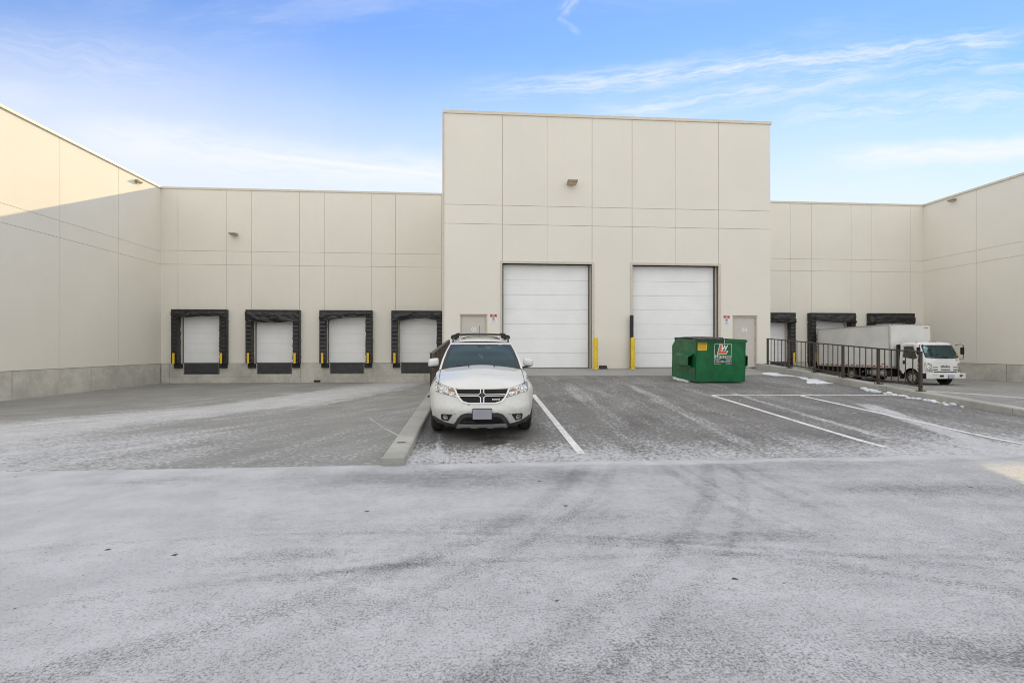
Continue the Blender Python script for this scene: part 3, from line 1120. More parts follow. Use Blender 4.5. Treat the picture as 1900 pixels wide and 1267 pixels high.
def dock(cx, idx, droop, left_vis=True, clip=None):
    z0 = SILL
    FY = WY - 0.05
    # leaf
    o = adopt(section_leaf(cx - 1.20, cx + 1.20, WY + 0.18, z0, z0 + DH - 0.02, 0.62, 'dock_door'), wh)
    mb = MB()
    for sx in (-1, 1):
        mb.box(cx + sx * 1.22, cx + sx * 1.265, WY - 0.03, WY + 0.3, z0, z0 + DH - 0.001)
    mb.box(cx - 1.219, cx + 1.219, WY - 0.03, WY + 0.3, z0 + DH - 0.03, z0 + DH - 0.002)
    mb.build('door_frame', 'trim_metal').parent = o
    mb = MB()
    mb.box(cx - 1.219, cx - 1.18, WY + 0.13, WY + 0.17, z0, z0 + DH - 0.05)
    mb.box(cx - 1.18, cx + 1.20, WY + 0.13, WY + 0.25, z0 - 0.02, z0 + 0.03)
    mb.build('weather_seal', 'weatherstrip').parent = o
    # seal: frame, pads, curtain
    HW = 1.61
    zt = z0 + 3.32
    mb = MB()
    for sx in (-1, 1):
        mb.box(cx + sx * (HW - 0.03), cx + sx * HW, FY - 0.33, FY, z0 + 0.0, zt)
    mb.box(cx - HW + 0.03, cx + HW - 0.03, FY - 0.33, FY, zt - 0.03, zt - 0.001)
    s = adopt(mb.build('dock_seal', 'black_fabric'), wh)
    for sx in (-1, 1):
        mb = MB()
        nseg = 12
        hh = 2.95 / nseg
        for k in range(nseg):
            za = z0 + 0.0 + k * hh
            zb = za + hh + 0.015
            j1 = random.uniform(-0.01, 0.04)
            j2 = random.uniform(-0.016, 0.02)
            xi = HW - 0.38 + j2
            xo = HW - 0.032
            ya = FY - 0.40 - j1
            yb = FY - 0.33
            a_, b_ = (cx + sx * xi, cx + sx * xo)
            lo, hi = min(a_, b_), max(a_, b_)
            mb.hexa([(lo, ya, za), (hi, ya, za), (hi, FY, za), (lo, FY, za), (lo, yb, zb), (hi, yb, zb), (hi, FY, zb), (lo, FY, zb)])
        mb.build('side_pad', 'black_fabric', bevel=0.012).parent = s
        mb = MB()
        xa = cx + sx * (HW - 0.22)
        mb.box(xa - 0.065, xa + 0.065, FY - 0.482, FY - 0.466, z0 + 0.00, z0 + 0.64)
        mb.build('guide_stripe', 'stripe_yellow').parent = s
    # header curtain, sagging lower edge
    mb = MB()
    N = 46
    xs = [cx - HW - 0.0 + 2 * HW * i / N for i in range(N + 1)]

    def bot(x):
        return z0 + pw((x - cx) / HW, droop)

    rows = 14
    P = []
    for j in range(rows + 1):
        for i, x in enumerate(xs):
            t = j / rows
            zz = lerp(zt - 0.14, bot(x), t)
            e = min(1.0, min(i, N - i) / 2.0)
            yy = FY - 0.36 - 0.10 * e * min(1, t * 3) * (1 - 0.5 * t) - 0.11 * fold(x, zz, idx) - 0.03
            P.append((x + 0.02 * fold(x, zz, idx + 3) * t, yy, zz))
    fs = []
    for j in range(rows):
        for i in range(N):
            q = j * (N + 1) + i
            fs.append((q, q + N + 1, q + N + 2, q + 1))
    mb.mesh(P, fs, 0, True)
    # underside and top back to the frame
    base = P[-(N + 1):]
    mb.mesh(base + [(p_[0], FY - 0.05, p_[2] + 0.05) for p_ in base], [(i, i + N + 1, i + N + 2, i + 1) for i in range(N)], 0, True)
    mb.mesh(P[:N + 1] + [(p_[0], FY - 0.30, zt - 0.12) for p_ in P[:N + 1]], [(i, i + 1, i + N + 2, i + N + 1) for i in range(N)], 0, False)
    for side in (0, N):
        colp = [P[j * (N + 1) + side] for j in range(rows + 1)]
        bk = [(p_[0], FY - 0.3, p_[2]) for p_ in colp]
        mb.mesh(colp + bk, [(j, j + 1, j + rows + 2, j + rows + 1) for j in range(rows)])
    mb.box(cx - HW + 0.02, cx + HW - 0.02, FY - 0.37, FY - 0.02, zt - 0.15, zt - 0.032)
    mb.build('header_curtain', 'black_fabric').parent = s
    bs = 1 if cx < 0 else -1
    for bz in (0.42, 1.45, 2.65):
        mb = MB()
        mb.box(cx + bs * (HW + 0.002), cx + bs * (HW + 0.05), FY - 0.09, FY, z0 + bz, z0 + bz + 0.10)
        mb.tube([(cx + bs * (HW + 0.03), FY - 0.09, z0 + bz + 0.05), (cx + bs * (HW + 0.03), FY - 0.12, z0 + bz + 0.05)], 0.02, 8)
        mb.build('bracket', 'galvanised').parent = s
    # leveler
    mb = MB()
    mb.box(cx - 0.99, cx + 0.99, WY - 0.055, WY - 0.02, z0 - 0.60, z0 - 0.035)
    mb.box(cx - 0.99, cx + 0.99, WY - 0.075, WY - 0.0556, z0 - 0.06, z0 - 0.03)
    for k in range(4):
        xk = cx - 0.75 + k * 0.5
        mb.box(xk - 0.04, xk + 0.04, WY - 0.085, WY - 0.0553, z0 - 0.64, z0 - 0.56)
    l = adopt(mb.build('dock_leveler', 'leveler_steel', bevel=0.004), wh)
    mb = MB()
    mb.box(cx - 1.058, cx - 0.995, WY - 0.055, WY + 0.25, z0 - 0.675, z0 - 0.01)
    mb.box(cx + 0.995, cx + 1.058, WY - 0.055, WY + 0.25, z0 - 0.675, z0 - 0.01)
    mb.box(cx - 0.994, cx + 0.994, WY - 0.055, WY + 0.25, z0 - 0.675, z0 - 0.625)
    mb.box(cx - 0.994, cx + 0.994, WY + 0.0, WY + 0.25, z0 - 0.62, z0 - 0.02)
    mb.build('pit_frame', 'pit_steel').parent = l
    for sx in (-1, 1):
        mb = MB()
        xa = cx + sx * 1.33
        for k in range(8):
            mb.box(xa - 0.225 + k * 0.056, xa - 0.225 + k * 0.056 + 0.053, WY - 0.17, WY - 0.036, z0 - 0.30, z0 - 0.02)
        mb.build('bumper', 'black_rubber').parent = l


dock(DOCKS_L[0], 1, [(-1, 2.86), (-.75, 2.90), (-.6, 2.84), (-.4, 2.82), (-.1, 2.86), (.15, 2.90), (.45, 2.87), (.72, 2.93), (1, 2.85)])
dock(DOCKS_L[1], 2, [(-1, 2.55), (-.8, 2.55), (-.75, 2.60), (-.3, 2.52), (0, 2.55), (.3, 2.52), (.6, 2.58), (.78, 2.60), (1, 2.62)])
dock(DOCKS_L[2], 3, [(-1, 2.75), (-.78, 2.70), (-.68, 2.62), (-.5, 2.72), (-.25, 2.80), (.1, 2.84), (.5, 2.88), (.75, 2.93), (1, 2.9)])
dock(DOCKS_L[3], 4, [(-1, 2.7), (-.75, 2.60), (-.5, 2.68), (-.3, 2.74), (-.05, 2.82), (.3, 2.83), (.55, 2.78), (.75, 2.72), (1, 2.66)])
dock(DOCKS_R[0], 5, [(-1, 2.62), (0, 2.64), (1, 2.62)])
dock(DOCKS_R[1], 6, [(-1, 2.9), (-.85, 2.95), (-.7, 2.80), (-.4, 2.72), (0, 2.68), (.4, 2.66), (.7, 2.72), (1, 2.60)])
dock(DOCKS_R[2], 7, [(-1, 2.60), (0, 2.64), (.5, 2.66), (1, 2.62)])


#==FIXTURES==
def wall_light(loc, rz, label, w_=0.42):
    t = empty('wall_light', loc, (0, 0, rz))
    tag(t, label, 'light', 'floodlights high on the warehouse walls')
    mb = MB()
    mb.box(-0.08, 0.08, -0.06, 0.0, -0.08, 0.08)
    mb.box(-0.04, 0.04, -0.14, -0.05, -0.03, 0.03)
    mb.build('bracket', 'lamp_bronze', t, bevel=0.005)
    mb = MB()
    h = w_ / 2
    mb.mesh([(-h, -0.42, -0.05), (h, -0.42, -0.05), (h * 0.9, -0.10, -0.11), (-h * 0.9, -0.10, -0.11), (-h, -0.44, 0.02), (h, -0.44, 0.02), (h * .95, -0.08, 0.05), (-h * .95, -0.08, 0.05)],
            [(0, 3, 2, 1), (4, 5, 6, 7), (0, 1, 5, 4), (1, 2, 6, 5), (2, 3, 7, 6), (3, 0, 4, 7)])
    mb.build('housing', 'lamp_bronze', t, bevel=0.008)
    mb = MB()
    mb.mesh([(-h * .85, -0.40, -0.060), (h * .85, -0.40, -0.060), (h * 0.78, -0.13, -0.112), (-h * 0.78, -0.13, -0.112)], [(0, 3, 2, 1)])
    mb.mesh([(-h * .85, -0.40, -0.050), (h * .85, -0.40, -0.050), (h * 0.78, -0.13, -0.09), (-h * 0.78, -0.13, -0.09)], [(0, 1, 2, 3)])
    mb.build('lens', 'lamp_lens', t)
    return t


wall_light((-14.97, WY - 0.05, 7.05), 0, 'small floodlight on the left rear wall above the second loading dock')
wall_light((4.05, BY - 0.05, 7.0), 0, 'bronze floodlight in the middle of the tall block above the overhead doors')
wall_light((-19.37, 29.3, 9.53), R(90), 'floodlight near the roof edge at the sunlit end of the left side wall').scale = (1, .5, 1)
wall_light((30.97, 29.3, 9.6), R(-90), 'floodlight near the roof edge on the right side wall').scale = (1, .6, 1)


def parking_sign(cx, cz, label):
    Y = BY - 0.05
    t = empty('sign', (cx, Y, cz))
    tag(t, label, 'sign', 'small red and white warning signs')
    mb = MB()
    mb.box(-0.14, 0.14, -0.006, -0.001, -0.20, 0.20)
    mb.build('sign_plate', 'sign_white', t)
    mb = MB()
    mb.box(-0.135, 0.135, -0.010, -0.007, 0.065, 0.195)
    text_mb(mb, 'NO', 0.085, lambda a, b: (a, -0.012, 0.150 + b), 1, bold=0.002, width=0.085)
    text_mb(mb, 'PARKING', 0.055, lambda a, b: (a, -0.012, 0.092 + b), 1, bold=0.001, width=0.22)
    mb.build('header', ['sign_red', 'sign_white'], t)
    mb = MB()
    n_ = 24
    for i in range(n_):
        a0, a1 = 2 * math.pi * i / n_, 2 * math.pi * (i + 1) / n_
        q = [(math.cos(a0) * .062, -.009, -.01 + math.sin(a0) * .062), (math.cos(a1) * .062, -.009, -.01 + math.sin(a1) * .062), (math.cos(a1) * .05, -.009, -.01 + math.sin(a1) * .05), (math.cos(a0) * .05, -.009, -.01 + math.sin(a0) * .05)]
        mb.quad(q)
    mb.quad([(-0.045, -.0092, .022), (-0.037, -.0092, .03), (.045, -.0092, -.042), (.037, -.0092, -.05)])
    mb.build('symbol', 'sign_dark', t)
    mb = MB()
    text_mb(mb, 'P', 0.09, lambda a, b: (a, -0.0088, -0.01 + b), 0, bold=0.001)
    text_mb(mb, 'FIRE ROUTE', 0.04, lambda a, b: (a, -0.009, -0.11 + b), 0, width=0.17)
    text_mb(mb, 'BY PERMIT ONLY', 0.03, lambda a, b: (a, -0.009, -0.155 + b), 0, width=0.17)
    mb.build('lettering', 'sign_dark', t)


parking_sign(0.74, 1.215, 'red and white no parking sign on the wall just above the parked car')
parking_sign(10.93, 1.20, 'red and white no parking sign on the wall above the green bin')


def bollard(x, y, label):
    zb = z_ramp(x, y)
    t = empty('bollard', (x, y, zb))
    tag(t, label, 'bollard', 'yellow bollards at the overhead doors')
    mb = MB()
    mb.lathe([(0.0, 0.088), (1.30, 0.088), (1.325, 0.083), (1.345, 0.06), (1.352, 0.0)], (0, 0, 0), 'Z', 24)
    mb.build('pipe', 'safety_yellow', t)
    mb = MB()
    mb.lathe([(0.006, 0.12), (0.012, 0.11), (0.03, 0.09)], (0, 0, 0), 'Z', 20)
    mb.build('collar', 'kerb_concrete', t)


bollard(4.97, 19.85, 'yellow steel bollard at the right jamb of the overhead door nearest the car')
bollard(6.54, 19.85, 'yellow steel bollard standing in front of the tall black channel')
mb = MB()
zb = z_ramp(6.62, 20.3)
mb.box(-0.065, 0.065, -0.06, -0.045, 0, 2.28)
mb.box(-0.065, -0.052, -0.045, 0.05, 0, 2.28)
mb.box(0.052, 0.065, -0.045, 0.05, 0, 2.28)
for k in range(5):
    mb.tube([(0, -0.06, 0.3 + k * .45), (0, -0.072, 0.3 + k * .45)], 0.014, 8)
o = mb.build('track_guard', 'black_rubber')
o.location = (6.64, 20.30, zb)
tag(o, 'tall black steel channel guarding the overhead door jamb behind a yellow bollard', 'post')
mb = MB()
mb.mesh([(-.17, -.10, 0), (.17, -.10, 0), (.17, .10, 0), (-.17, .10, 0), (-.16, -.04, .14), (.14, -.04, .14), (.14, .08, .14), (-.16, .08, .14)],
        [(0, 3, 2, 1), (4, 5, 6, 7), (0, 1, 5, 4), (1, 2, 6, 5), (2, 3, 7, 6), (3, 0, 4, 7)])
o = mb.build('wheel_chock', 'black_rubber', bevel=0.01)
o.location = (5.38, 20.2, z_ramp(5.38, 20.2) + 0.003)
tag(o, 'small black rubber block on the apron between the two yellow bollards', 'wheel chock')
mb = MB()
mb.box(-0.2, 0.2, -0.03, 0.0, -0.065, 0.065)
mb.box(-0.17, 0.17, -0.034, -0.03, -0.04, 0.04)
o = mb.build('drain_scupper', 'black_rubber')
o.location = (-10.0, WY - 0.035, -2.11)
tag(o, 'small black drain slot low in the concrete between the second and third docks', 'drain')


def railing(X, ys, tab, label, flip=1):
    t = empty('guard_rail', (X, ys[0], pw(ys[0], tab)))
    tag(t, label, 'railing', 'dark brown steel railings on the kerb walls')
    H = 1.07
    for y in ys:
        zb = pw(y, tab)
        mb = MB()
        mb.box(X - 0.032, X + 0.032, y - 0.032, y + 0.032, zb + 0.012, zb + H - 0.03)
        p_ = mb.build('post', 'rail_brown')
        adopt(p_, t)
        mb = MB()
        mb.box(X - 0.09, X + 0.09, y - 0.09, y + 0.09, zb - 0.004, zb + 0.012)
        for sx in (-1, 1):
            for sy in (-1, 1):
                mb.tube([(X + sx * .065, y + sy * .065, zb + .01), (X + sx * .065, y + sy * .065, zb + .035)], 0.01, 6)
        b = mb.build('base_plate', 'rail_brown')
        b.parent = p_

    def beam(nm, dz, hw, hh, mt='rail_brown'):
        mb = MB()
        for a, b in zip(ys, ys[1:]):
            za, zb_ = pw(a, tab) + dz, pw(b, tab) + dz
            e0 = 0.032 if a == ys[0] else 0
            e1 = 0.032 if b == ys[-1] else 0
            mb.hexa([(X - hw, a - e0, za - hh), (X + hw, a - e0, za - hh), (X + hw, b + e1, zb_ - hh), (X - hw, b + e1, zb_ - hh), (X - hw, a - e0, za + hh), (X + hw, a - e0, za + hh), (X + hw, b + e1, zb_ + hh), (X - hw, b + e1, zb_ + hh)])
        adopt(mb.build(nm, mt), t)

    beam('top_rail', H - 0.015, 0.036, 0.018)
    beam('bottom_rail', 0.13, 0.018, 0.018)
    for a, b in zip(ys, ys[1:]):
        for k in range(1, 6):
            y = lerp(a, b, k / 6.0)
            zb = lerp(pw(a, tab), pw(b, tab), k / 6.0)
            mb = MB()
            mb.box(X - 0.010, X + 0.010, y - 0.010, y + 0.010, zb + 0.145, zb + H - 0.03)
            adopt(mb.build('picket', 'rail_brown'), t)


railing(12.0, [12.27, 13.65, 15.05, 16.4, 17.8, 19.16], RK, 'brown steel railing along the right kerb wall in front of the box truck')
railing(-1.10, [12.1, 13.7, 15.3, 16.9, 18.5, 20.1], LK, 'brown steel railing on the wall behind the parked white car')


# snow left on the ramp
def snow_patch(pts, label, hgt=0.05, step=0.16, kind=None, name='snow_patch'):
    cx = sum(p_[0] for p_ in pts) / len(pts)
    cy = sum(p_[1] for p_ in pts) / len(pts)
    zc = z_ramp(cx, cy)
    poly = rounded(pts, 0.4, 3)
    loop = []
    for p_ in densify(poly, step):
        q = Vector((p_[0] * 1.6, p_[1] * 1.6, 0))
        r_ = 0.16 * mnoise.fractal(q * 2, .7, 2, 4)
        loop.append((p_[0] + r_, p_[1] + 0.8 * r_))

    def mp(a, b, off):
        d = min((Vector((a, b)) - Vector(l)).length for l in loop)
        e = min(1, d / 0.22)
        h = hgt * (e ** 0.6) * (0.65 + 0.6 * mnoise.fractal(Vector((a * 3, b * 3, 1)), .8, 2, 4))
        return (a - cx, b - cy, z_ramp(a, b) - zc + 0.004 + max(0.002, h) * (1 if d > 1e-3 else 0))
    mb = MB()
    patch(mb, loop, mp, 0, step)
    o = mb.build(name, 'snow', fixn=True)
    o.location = (cx, cy, zc)
    tag(o, label, 'snow', None, kind)
    return o


def rampx(px, py):
    """where the sight line of a photo measurement meets the ramp"""
    u = (px - 950) / 900.0
    v = (py - 645) / 900.0
    z = 12.0
    for _ in range(30):
        X = z * (u * 0.9972 + 0.0743); Y = z * (0.9972 - 0.0743 * u)
        z = -z_ramp(X, Y) / v
    X = z * (u * 0.9972 + 0.0743); Y = z * (0.9972 - 0.0743 * u)
    return (min(X, 11.84), Y)


pp = [rampx(*q) for q in ((1411, 686.5), (1440, 685.8), (1478, 691.5), (1502, 697.5), (1530, 703), (1552, 709), (1548, 712), (1520, 712.5), (1496, 711.5), (1499, 706), (1480, 700), (1455, 697), (1432, 692.5))]
snow_patch(pp, 'bright white patch of leftover snow beside the right kerb wall', 0.05)
pp = [rampx(*q) for q in ((1246, 699.5), (1256, 699.5), (1268, 703), (1281, 707), (1278, 709.3), (1266, 707.5), (1252, 704))]
snow_patch(pp, 'small strip of snow along the left foot of the green bin', 0.05, 0.08)
# lumps of ploughed snow along the kerb
mb = MB()
rnd = random.Random(5)
for i in range(46):
    t_ = rnd.random()
    y = lerp(13.7, 10.9, t_ ** 1.5) + rnd.gauss(0, 0.12)
    x = 11.84 - abs(rnd.gauss(0.0, 0.10)) - 0.03
    sz = rnd.choice((0.02, 0.03, 0.045, 0.075)) * rnd.uniform(0.8, 1.25) * (1.15 - 0.6 * t_)
    bm = bmesh.new()
    bmesh.ops.create_icosphere(bm, subdivisions=2, radius=1)
    for v_ in bm.verts:
        k = 1 + 0.35 * mnoise.fractal(v_.co * 1.7 + Vector((i, 0, 0)), .8, 2, 3)
        v_.co = v_.co * k
    vs = [(x + v_.co.x * sz * 1.3, y + v_.co.y * sz * 1.6, z_ramp(x, y) + sz * 0.35 + v_.co.z * sz * 0.8) for v_ in bm.verts]
    fs = [[v_.index for v_ in f.verts] for f in bm.faces]
    bm.free()
    mb.mesh(vs, fs, 0, True)
o = mb.build('snow_lumps', 'snow')
tag(o, 'line of broken snow lumps along the foot of the right kerb wall', 'snow', None, 'stuff')

#==DUMPSTER==
m, n = mat_new('bin_green')
p = n.objco()
c = n.mix(n.ss(n.noise(p, 2.2, 4, .6), 0.3, 0.7), (0.004, 0.085, 0.028), (0.007, 0.135, 0.045))
sc_ = n.ss(n.noise(n.vec(n.mul(n.sep(p)[0], 9), n.mul(n.sep(p)[1], 9), n.mul(n.sep(p)[2], 2.0)), 2.4, 6, .75), 0.66, 0.74)
c = n.mix(n.mul(sc_, 0.25), c, (0.03, 0.09, 0.05))
ru = n.ss(n.noise(p, 6.5, 5, .75), 0.66, 0.72)
c = n.mix(n.mul(ru, 0.75), c, (0.07, 0.035, 0.02))
dent = n.noise(p, 1.9, 2, 0.5)
n.out(n.principled(c, n.ss(sc_, 0, 1, 0.34, 0.5), 0, n.bump(n.add(n.mul(dent, 1.0), n.mul(n.noise(p, 40, 2), 0.008)), 0.6, 0.04), spec=0.32))
simple('pocket_shade', (0.01, 0.012, 0.01), 0.8)
simple('bin_lid', (0.018, 0.018, 0.020), 0.5, 0, 0.3, 6, 0.3, 14)
simple('decal_white', (0.70, 0.74, 0.70), 0.35, 0, 0.04)
simple('decal_red', (0.62, 0.10, 0.03), 0.35, 0, 0.06)
simple('decal_black', (0.012, 0.014, 0.013), 0.4, 0, 0.04)
simple('decal_yellow', (0.72, 0.46, 0.02), 0.4, 0, 0.12, 20)
simple('decal_orange', (0.58, 0.22, 0.02), 0.4, 0, 0.06)

bx0, bx1, by0, by1 = 7.13, 8.80, 15.30, 17.22
bz = z_ramp(7.9, 16.2)
t = empty('dumpster', ((bx0 + bx1) / 2, (by0 + by1) / 2, bz), (math.atan(0.046), 0 * 0, 0))
tag(t, 'dark green steel waste bin with black lid and white lettering standing on the ramp', 'dumpster')
hw, hd = (bx1 - bx0) / 2, (by1 - by0) / 2
Hf, Hr, Hc = 1.40, 1.14, 1.42        # front height, rear wall height, top height
prof = [(-hd, 0.06), (hd, 0.06), (hd, Hr), (hd - 0.34, Hc), (-hd, Hf)]      # (y, z) side outline
mb = MB()


def sidep(x, s):
    a = [(x, y, z) for y, z in prof]
    b = [(x + s * 0.012, y, z) for y, z in prof]
    mb.quad(a if s > 0 else list(reversed(a)))
    mb.quad(b if s < 0 else list(reversed(b)))


# walls with a little thickness, open top
N_ = 10
for s in (-1, 1):
    def f(u, v, s=s):
        y = lerp(-hd, hd, u)
        ztop = pw(y, [(-hd, Hf), (hd - 0.34, Hc), (hd, Hr)])
        dn = 0.012 * math.sin(u * 9 + s) * math.sin(v * 5)
        return (s * hw + dn, y, lerp(0.06, ztop, v))
    mb.grid(f, fr(0, 1, 12), fr(0, 1, 6), 0, True)
    mb.grid(lambda u, v, s=s: (f(u, v)[0] - s * 0.03, f(u, v)[1], f(u, v)[2]), fr(0, 1, 12), fr(0, 1, 2), 0, True)


def ff(u, v):
    dn = 0.014 * math.sin(u * 6.3 + 0.7) * math.sin(v * 3.1)
    return (lerp(-hw, hw, u), -hd + dn, lerp(0.06, Hf, v))


mb.grid(ff, fr(0, 1, 14), fr(0, 1, 8), 0, True)
mb.grid(lambda u, v: (ff(u, v)[0], ff(u, v)[1] + 0.03, ff(u, v)[2]), fr(0, 1, 14), fr(0, 1, 2), 0, True)
mb.grid(lambda u, v: (lerp(-hw, hw, u), hd, lerp(0.06, Hr, v)), fr(0, 1, 4), fr(0, 1, 4), 0, True)
mb.grid(lambda u, v: (lerp(-hw, hw, u), lerp(hd, hd - 0.34, v), lerp(Hr, Hc, v)), fr(0, 1, 4), fr(0, 1, 2), 0, True)
mb.box(-hw, hw, -hd, hd, 0.05, 0.07)
mb.build('body', 'bin_green', t)
mb = MB()
r_ = 0.035
mb.box(-hw - r_, hw + r_, -hd - r_, -hd + 0.035, Hf - 0.075, Hf + 0.005, bev=0.008)
mb.box(-hw - r_, -hw + 0.03, -hd + 0.036, hd - 0.30, Hc - 0.085, Hc - 0.005, bev=0.008)
mb.box(hw - 0.03, hw + r_, -hd + 0.036, hd - 0.30, Hc - 0.085, Hc - 0.005, bev=0.008)
mb.box(-hw - 0.05, hw + 0.05, hd - 0.36, hd - 0.29, Hc - 0.075, Hc + 0.03, bev=0.008)
mb.build('rim', 'bin_green', t)
mb = MB()
for sx in (-1, 1):
    for y in (-hd + 0.12, hd - 0.2):
        mb.box(sx * (hw - 0.22) - 0.09, sx * (hw - 0.22) + 0.09, y - 0.08, y + 0.08, 0.005, 0.052)
    mb.box(sx * (hw - 0.02) - 0.015, sx * (hw - 0.02) + 0.015, -hd - 0.004, -hd + 0.004, 0.06, 0.9)
mb.box(-hw + 0.02, hw - 0.02, -hd + 0.02, hd - 0.02, 0.03, 0.049)
mb.build('skid', 'bin_green', t)
for s in (-1, 1):
    mb = MB()
    # fork pocket: tube along y on the side wall
    xa, xb = s * (hw + 0.014), s * (hw + 0.20)
    y0_, y1_ = -hd + 0.20, hd - 0.70
    za, zb_ = 0.50, 0.90
    o_ = [(xa, za - 0.02), (xb, za + 0.04), (xb, zb_ - 0.04), (xa, zb_ + 0.06)]
    i_ = [(xa, za + 0.02), (s * (hw + 0.178), za + 0.07), (s * (hw + 0.178), zb_ - 0.065), (xa, zb_ - 0.0)]
    for k in range(3):
        a_, b_ = o_[k], o_[k + 1]
        mb.quad([(a_[0], y0_, a_[1]), (b_[0], y0_, b_[1]), (b_[0], y1_, b_[1]), (a_[0], y1_, a_[1])])
        a_, b_ = i_[k], i_[k + 1]
        mb.quad([(a_[0], y0_, a_[1]), (b_[0], y0_, b_[1]), (b_[0], y1_, b_[1]), (a_[0], y1_, a_[1])])
        for yy in (y0_, y1_):
            mb.quad([(o_[k][0], yy, o_[k][1]), (o_[k + 1][0], yy, o_[k + 1][1]), (i_[k + 1][0], yy, i_[k + 1][1]), (i_[k][0], yy, i_[k][1])])
    mb.quad([(i_[k][0], y0_ + 0.45, i_[k][1]) for k in range(4)], 1)  # black plate added inside, stands in for the shade in the pocket
    mb.build('fork_pocket', ['bin_green', 'pocket_shade'], t)
mb = MB()


def lidf(u, v):
    x = lerp(-hw - 0.01, 0.06, u)
    y = lerp(-hd - 0.075, hd - 0.30, v)
    z = Hc + 0.012 + 0.045 * math.sin(math.pi * min(1, v * 1.05)) + 0.022 * math.sin(u * math.pi) * (0.5 + 0.5 * math.cos(v * 3)) + 0.012 * math.sin(u * 22)
    if v < 0.02: z -= 0.02
    return (x, y, z)


mb.grid(lidf, fr(0, 1, 24), [0, 0.01, 0.03] + fr(0.1, 1, 10), 0, True)
mb.grid(lambda u, v: (lidf(u, v)[0], lidf(u, v)[1], lidf(u, v)[2] - 0.035), fr(0, 1, 24), [0, 0.01, 0.03] + fr(0.1, 1, 10), 0, True)
mb.grid(lambda u, v: (lidf(u, 0)[0], lidf(u, 0)[1], lidf(u, 0)[2] - 0.035 * v), fr(0, 1, 24), [0, 1], 0, False)
mb.grid(lambda u, v: (lidf(1, u)[0], lidf(1, u)[1], lidf(1, u)[2] - 0.035 * v), [0, 0.01, 0.03] + fr(0.1, 1, 10), [0, 1], 0, False)
mb.grid(lambda u, v: (lidf(0, u)[0], lidf(0, u)[1], lidf(0, u)[2] - 0.035 * v), [0, 0.01, 0.03] + fr(0.1, 1, 10), [0, 1], 0, False)
mb.build('lid', 'bin_lid', t)
mb = MB()
mb.tube([(0.075, -hd - 0.05, Hf + 0.03), (0.085, -hd - 0.045, Hf - 0.06), (0.085, -hd - 0.025, Hf - 0.17)], 0.008, 6)
mb.build('lid_strap', 'decal_white', t)
# lettering on the front face
FYb = -hd - 0.020


def fpt(x, z, o=0.0):
    u = (x + hw) / (2 * hw)
    v = (z - 0.06) / (Hf - 0.06)
    return (x, ff(u, v)[1] - 0.004 - o, z)


def ringf(mb, x0, x1, z0, z1, w_, o, mi=0, r=0.03):
    out = rounded([(x0, z0), (x1, z0), (x1, z1), (x0, z1)], r, 4)
    inn = rounded([(x0 + w_, z0 + w_), (x1 - w_, z0 + w_), (x1 - w_, z1 - w_), (x0 + w_, z1 - w_)], r * 0.7, 4)
    k = len(out)
    mb.mesh([fpt(a, b, o) for a, b in out] + [fpt(a, b, o) for a, b in inn], [(i, (i + 1) % k, k + (i + 1) % k, k + i) for i in range(k)], mi)


mb = MB()
lx0, lx1, lz0, lz1 = -0.225, 0.345, 0.79, 1.285
ringf(mb, lx0, lx1, lz0, lz1, 0.011, 0.0)
ringf(mb, lx0, lx1, 0.625, 0.765, 0.009, 0.0, 0, 0.02)
cx_ = (lx0 + lx1) / 2
text_mb(mb, 'Wasteco', 0.18, lambda a, b: fpt(cx_ + a + 0.010, 0.872 + b - 0.010, 0.0005), 1, width=0.52, shear=0.3, bold=0.004)
text_mb(mb, 'Wasteco', 0.18, lambda a, b: fpt(cx_ + a, 0.872 + b, 0.002), 0, width=0.52, shear=0.3, bold=0.0)
patch(mb, [(lx0 + .012, 0.636), (lx1 - .012, 0.636), (lx1 - .012, 0.754), (lx0 + .012, 0.754)], lambda a, b, o_: fpt(a, b, 0.0004), 0, 0.1, 1)
text_mb(mb, '416-787-5000', 0.10, lambda a, b: fpt(cx_ + a, 0.695 + b, 0.002), 0, width=0.50, shear=0.2, bold=0.0)
# the red L with a white W in front of it
L_ = [(-0.11, 0.965), (0.165, 0.965), (0.205, 1.035), (-0.015, 1.035), (0.03, 1.245), (-0.045, 1.245)]
Lo = [(-0.135, 0.945), (0.18, 0.945), (0.24, 1.05), (0.0, 1.05), (0.05, 1.262), (-0.06, 1.262)]
patch(mb, Lo, lambda a, b, o_: fpt(a, b, 0.0005), 0, 0.08, 0)
patch(mb, L_, lambda a, b, o_: fpt(a, b, 0.002), 0, 0.08, 2)
text_mb(mb, 'W', 0.25, lambda a, b: fpt(0.125 + a + 0.008, 1.135 + b - 0.006, 0.003), 1, width=0.22, shear=0.25, bold=0.016)
text_mb(mb, 'W', 0.25, lambda a, b: fpt(0.12 + a, 1.14 + b, 0.005), 0, width=0.22, shear=0.25, bold=0.010)
mb.build('logo_decal', ['decal_white', 'decal_black', 'decal_red'], t)
mb = MB()
qx0, qx1, qz0, qz1 = -hw + 0.05, -hw + 0.36, 1.06, 1.305
patch(mb, [(qx0, qz0), (qx1, qz0), (qx1, qz1), (qx0, qz1)], lambda a, b, o_: fpt(a, b, 0.0), 0, 0.1, 0)
patch(mb, [(qx0 + .01, qz1 - 0.065), (qx1 - .01, qz1 - 0.065), (qx1 - .01, qz1 - .008), (qx0 + .01, qz1 - .008)], lambda a, b, o_: fpt(a, b, 0.001), 0, 0.1, 1)
text_mb(mb, 'CAUTION', 0.055, lambda a, b: fpt((qx0 + qx1) / 2 + a, qz1 - 0.036 + b, 0.0025), 2, width=0.24)
text_mb(mb, 'DO NOT PLAY', 0.045, lambda a, b: fpt((qx0 + qx1) / 2 + a, qz1 - 0.095 + b, 0.002), 2, width=0.25)
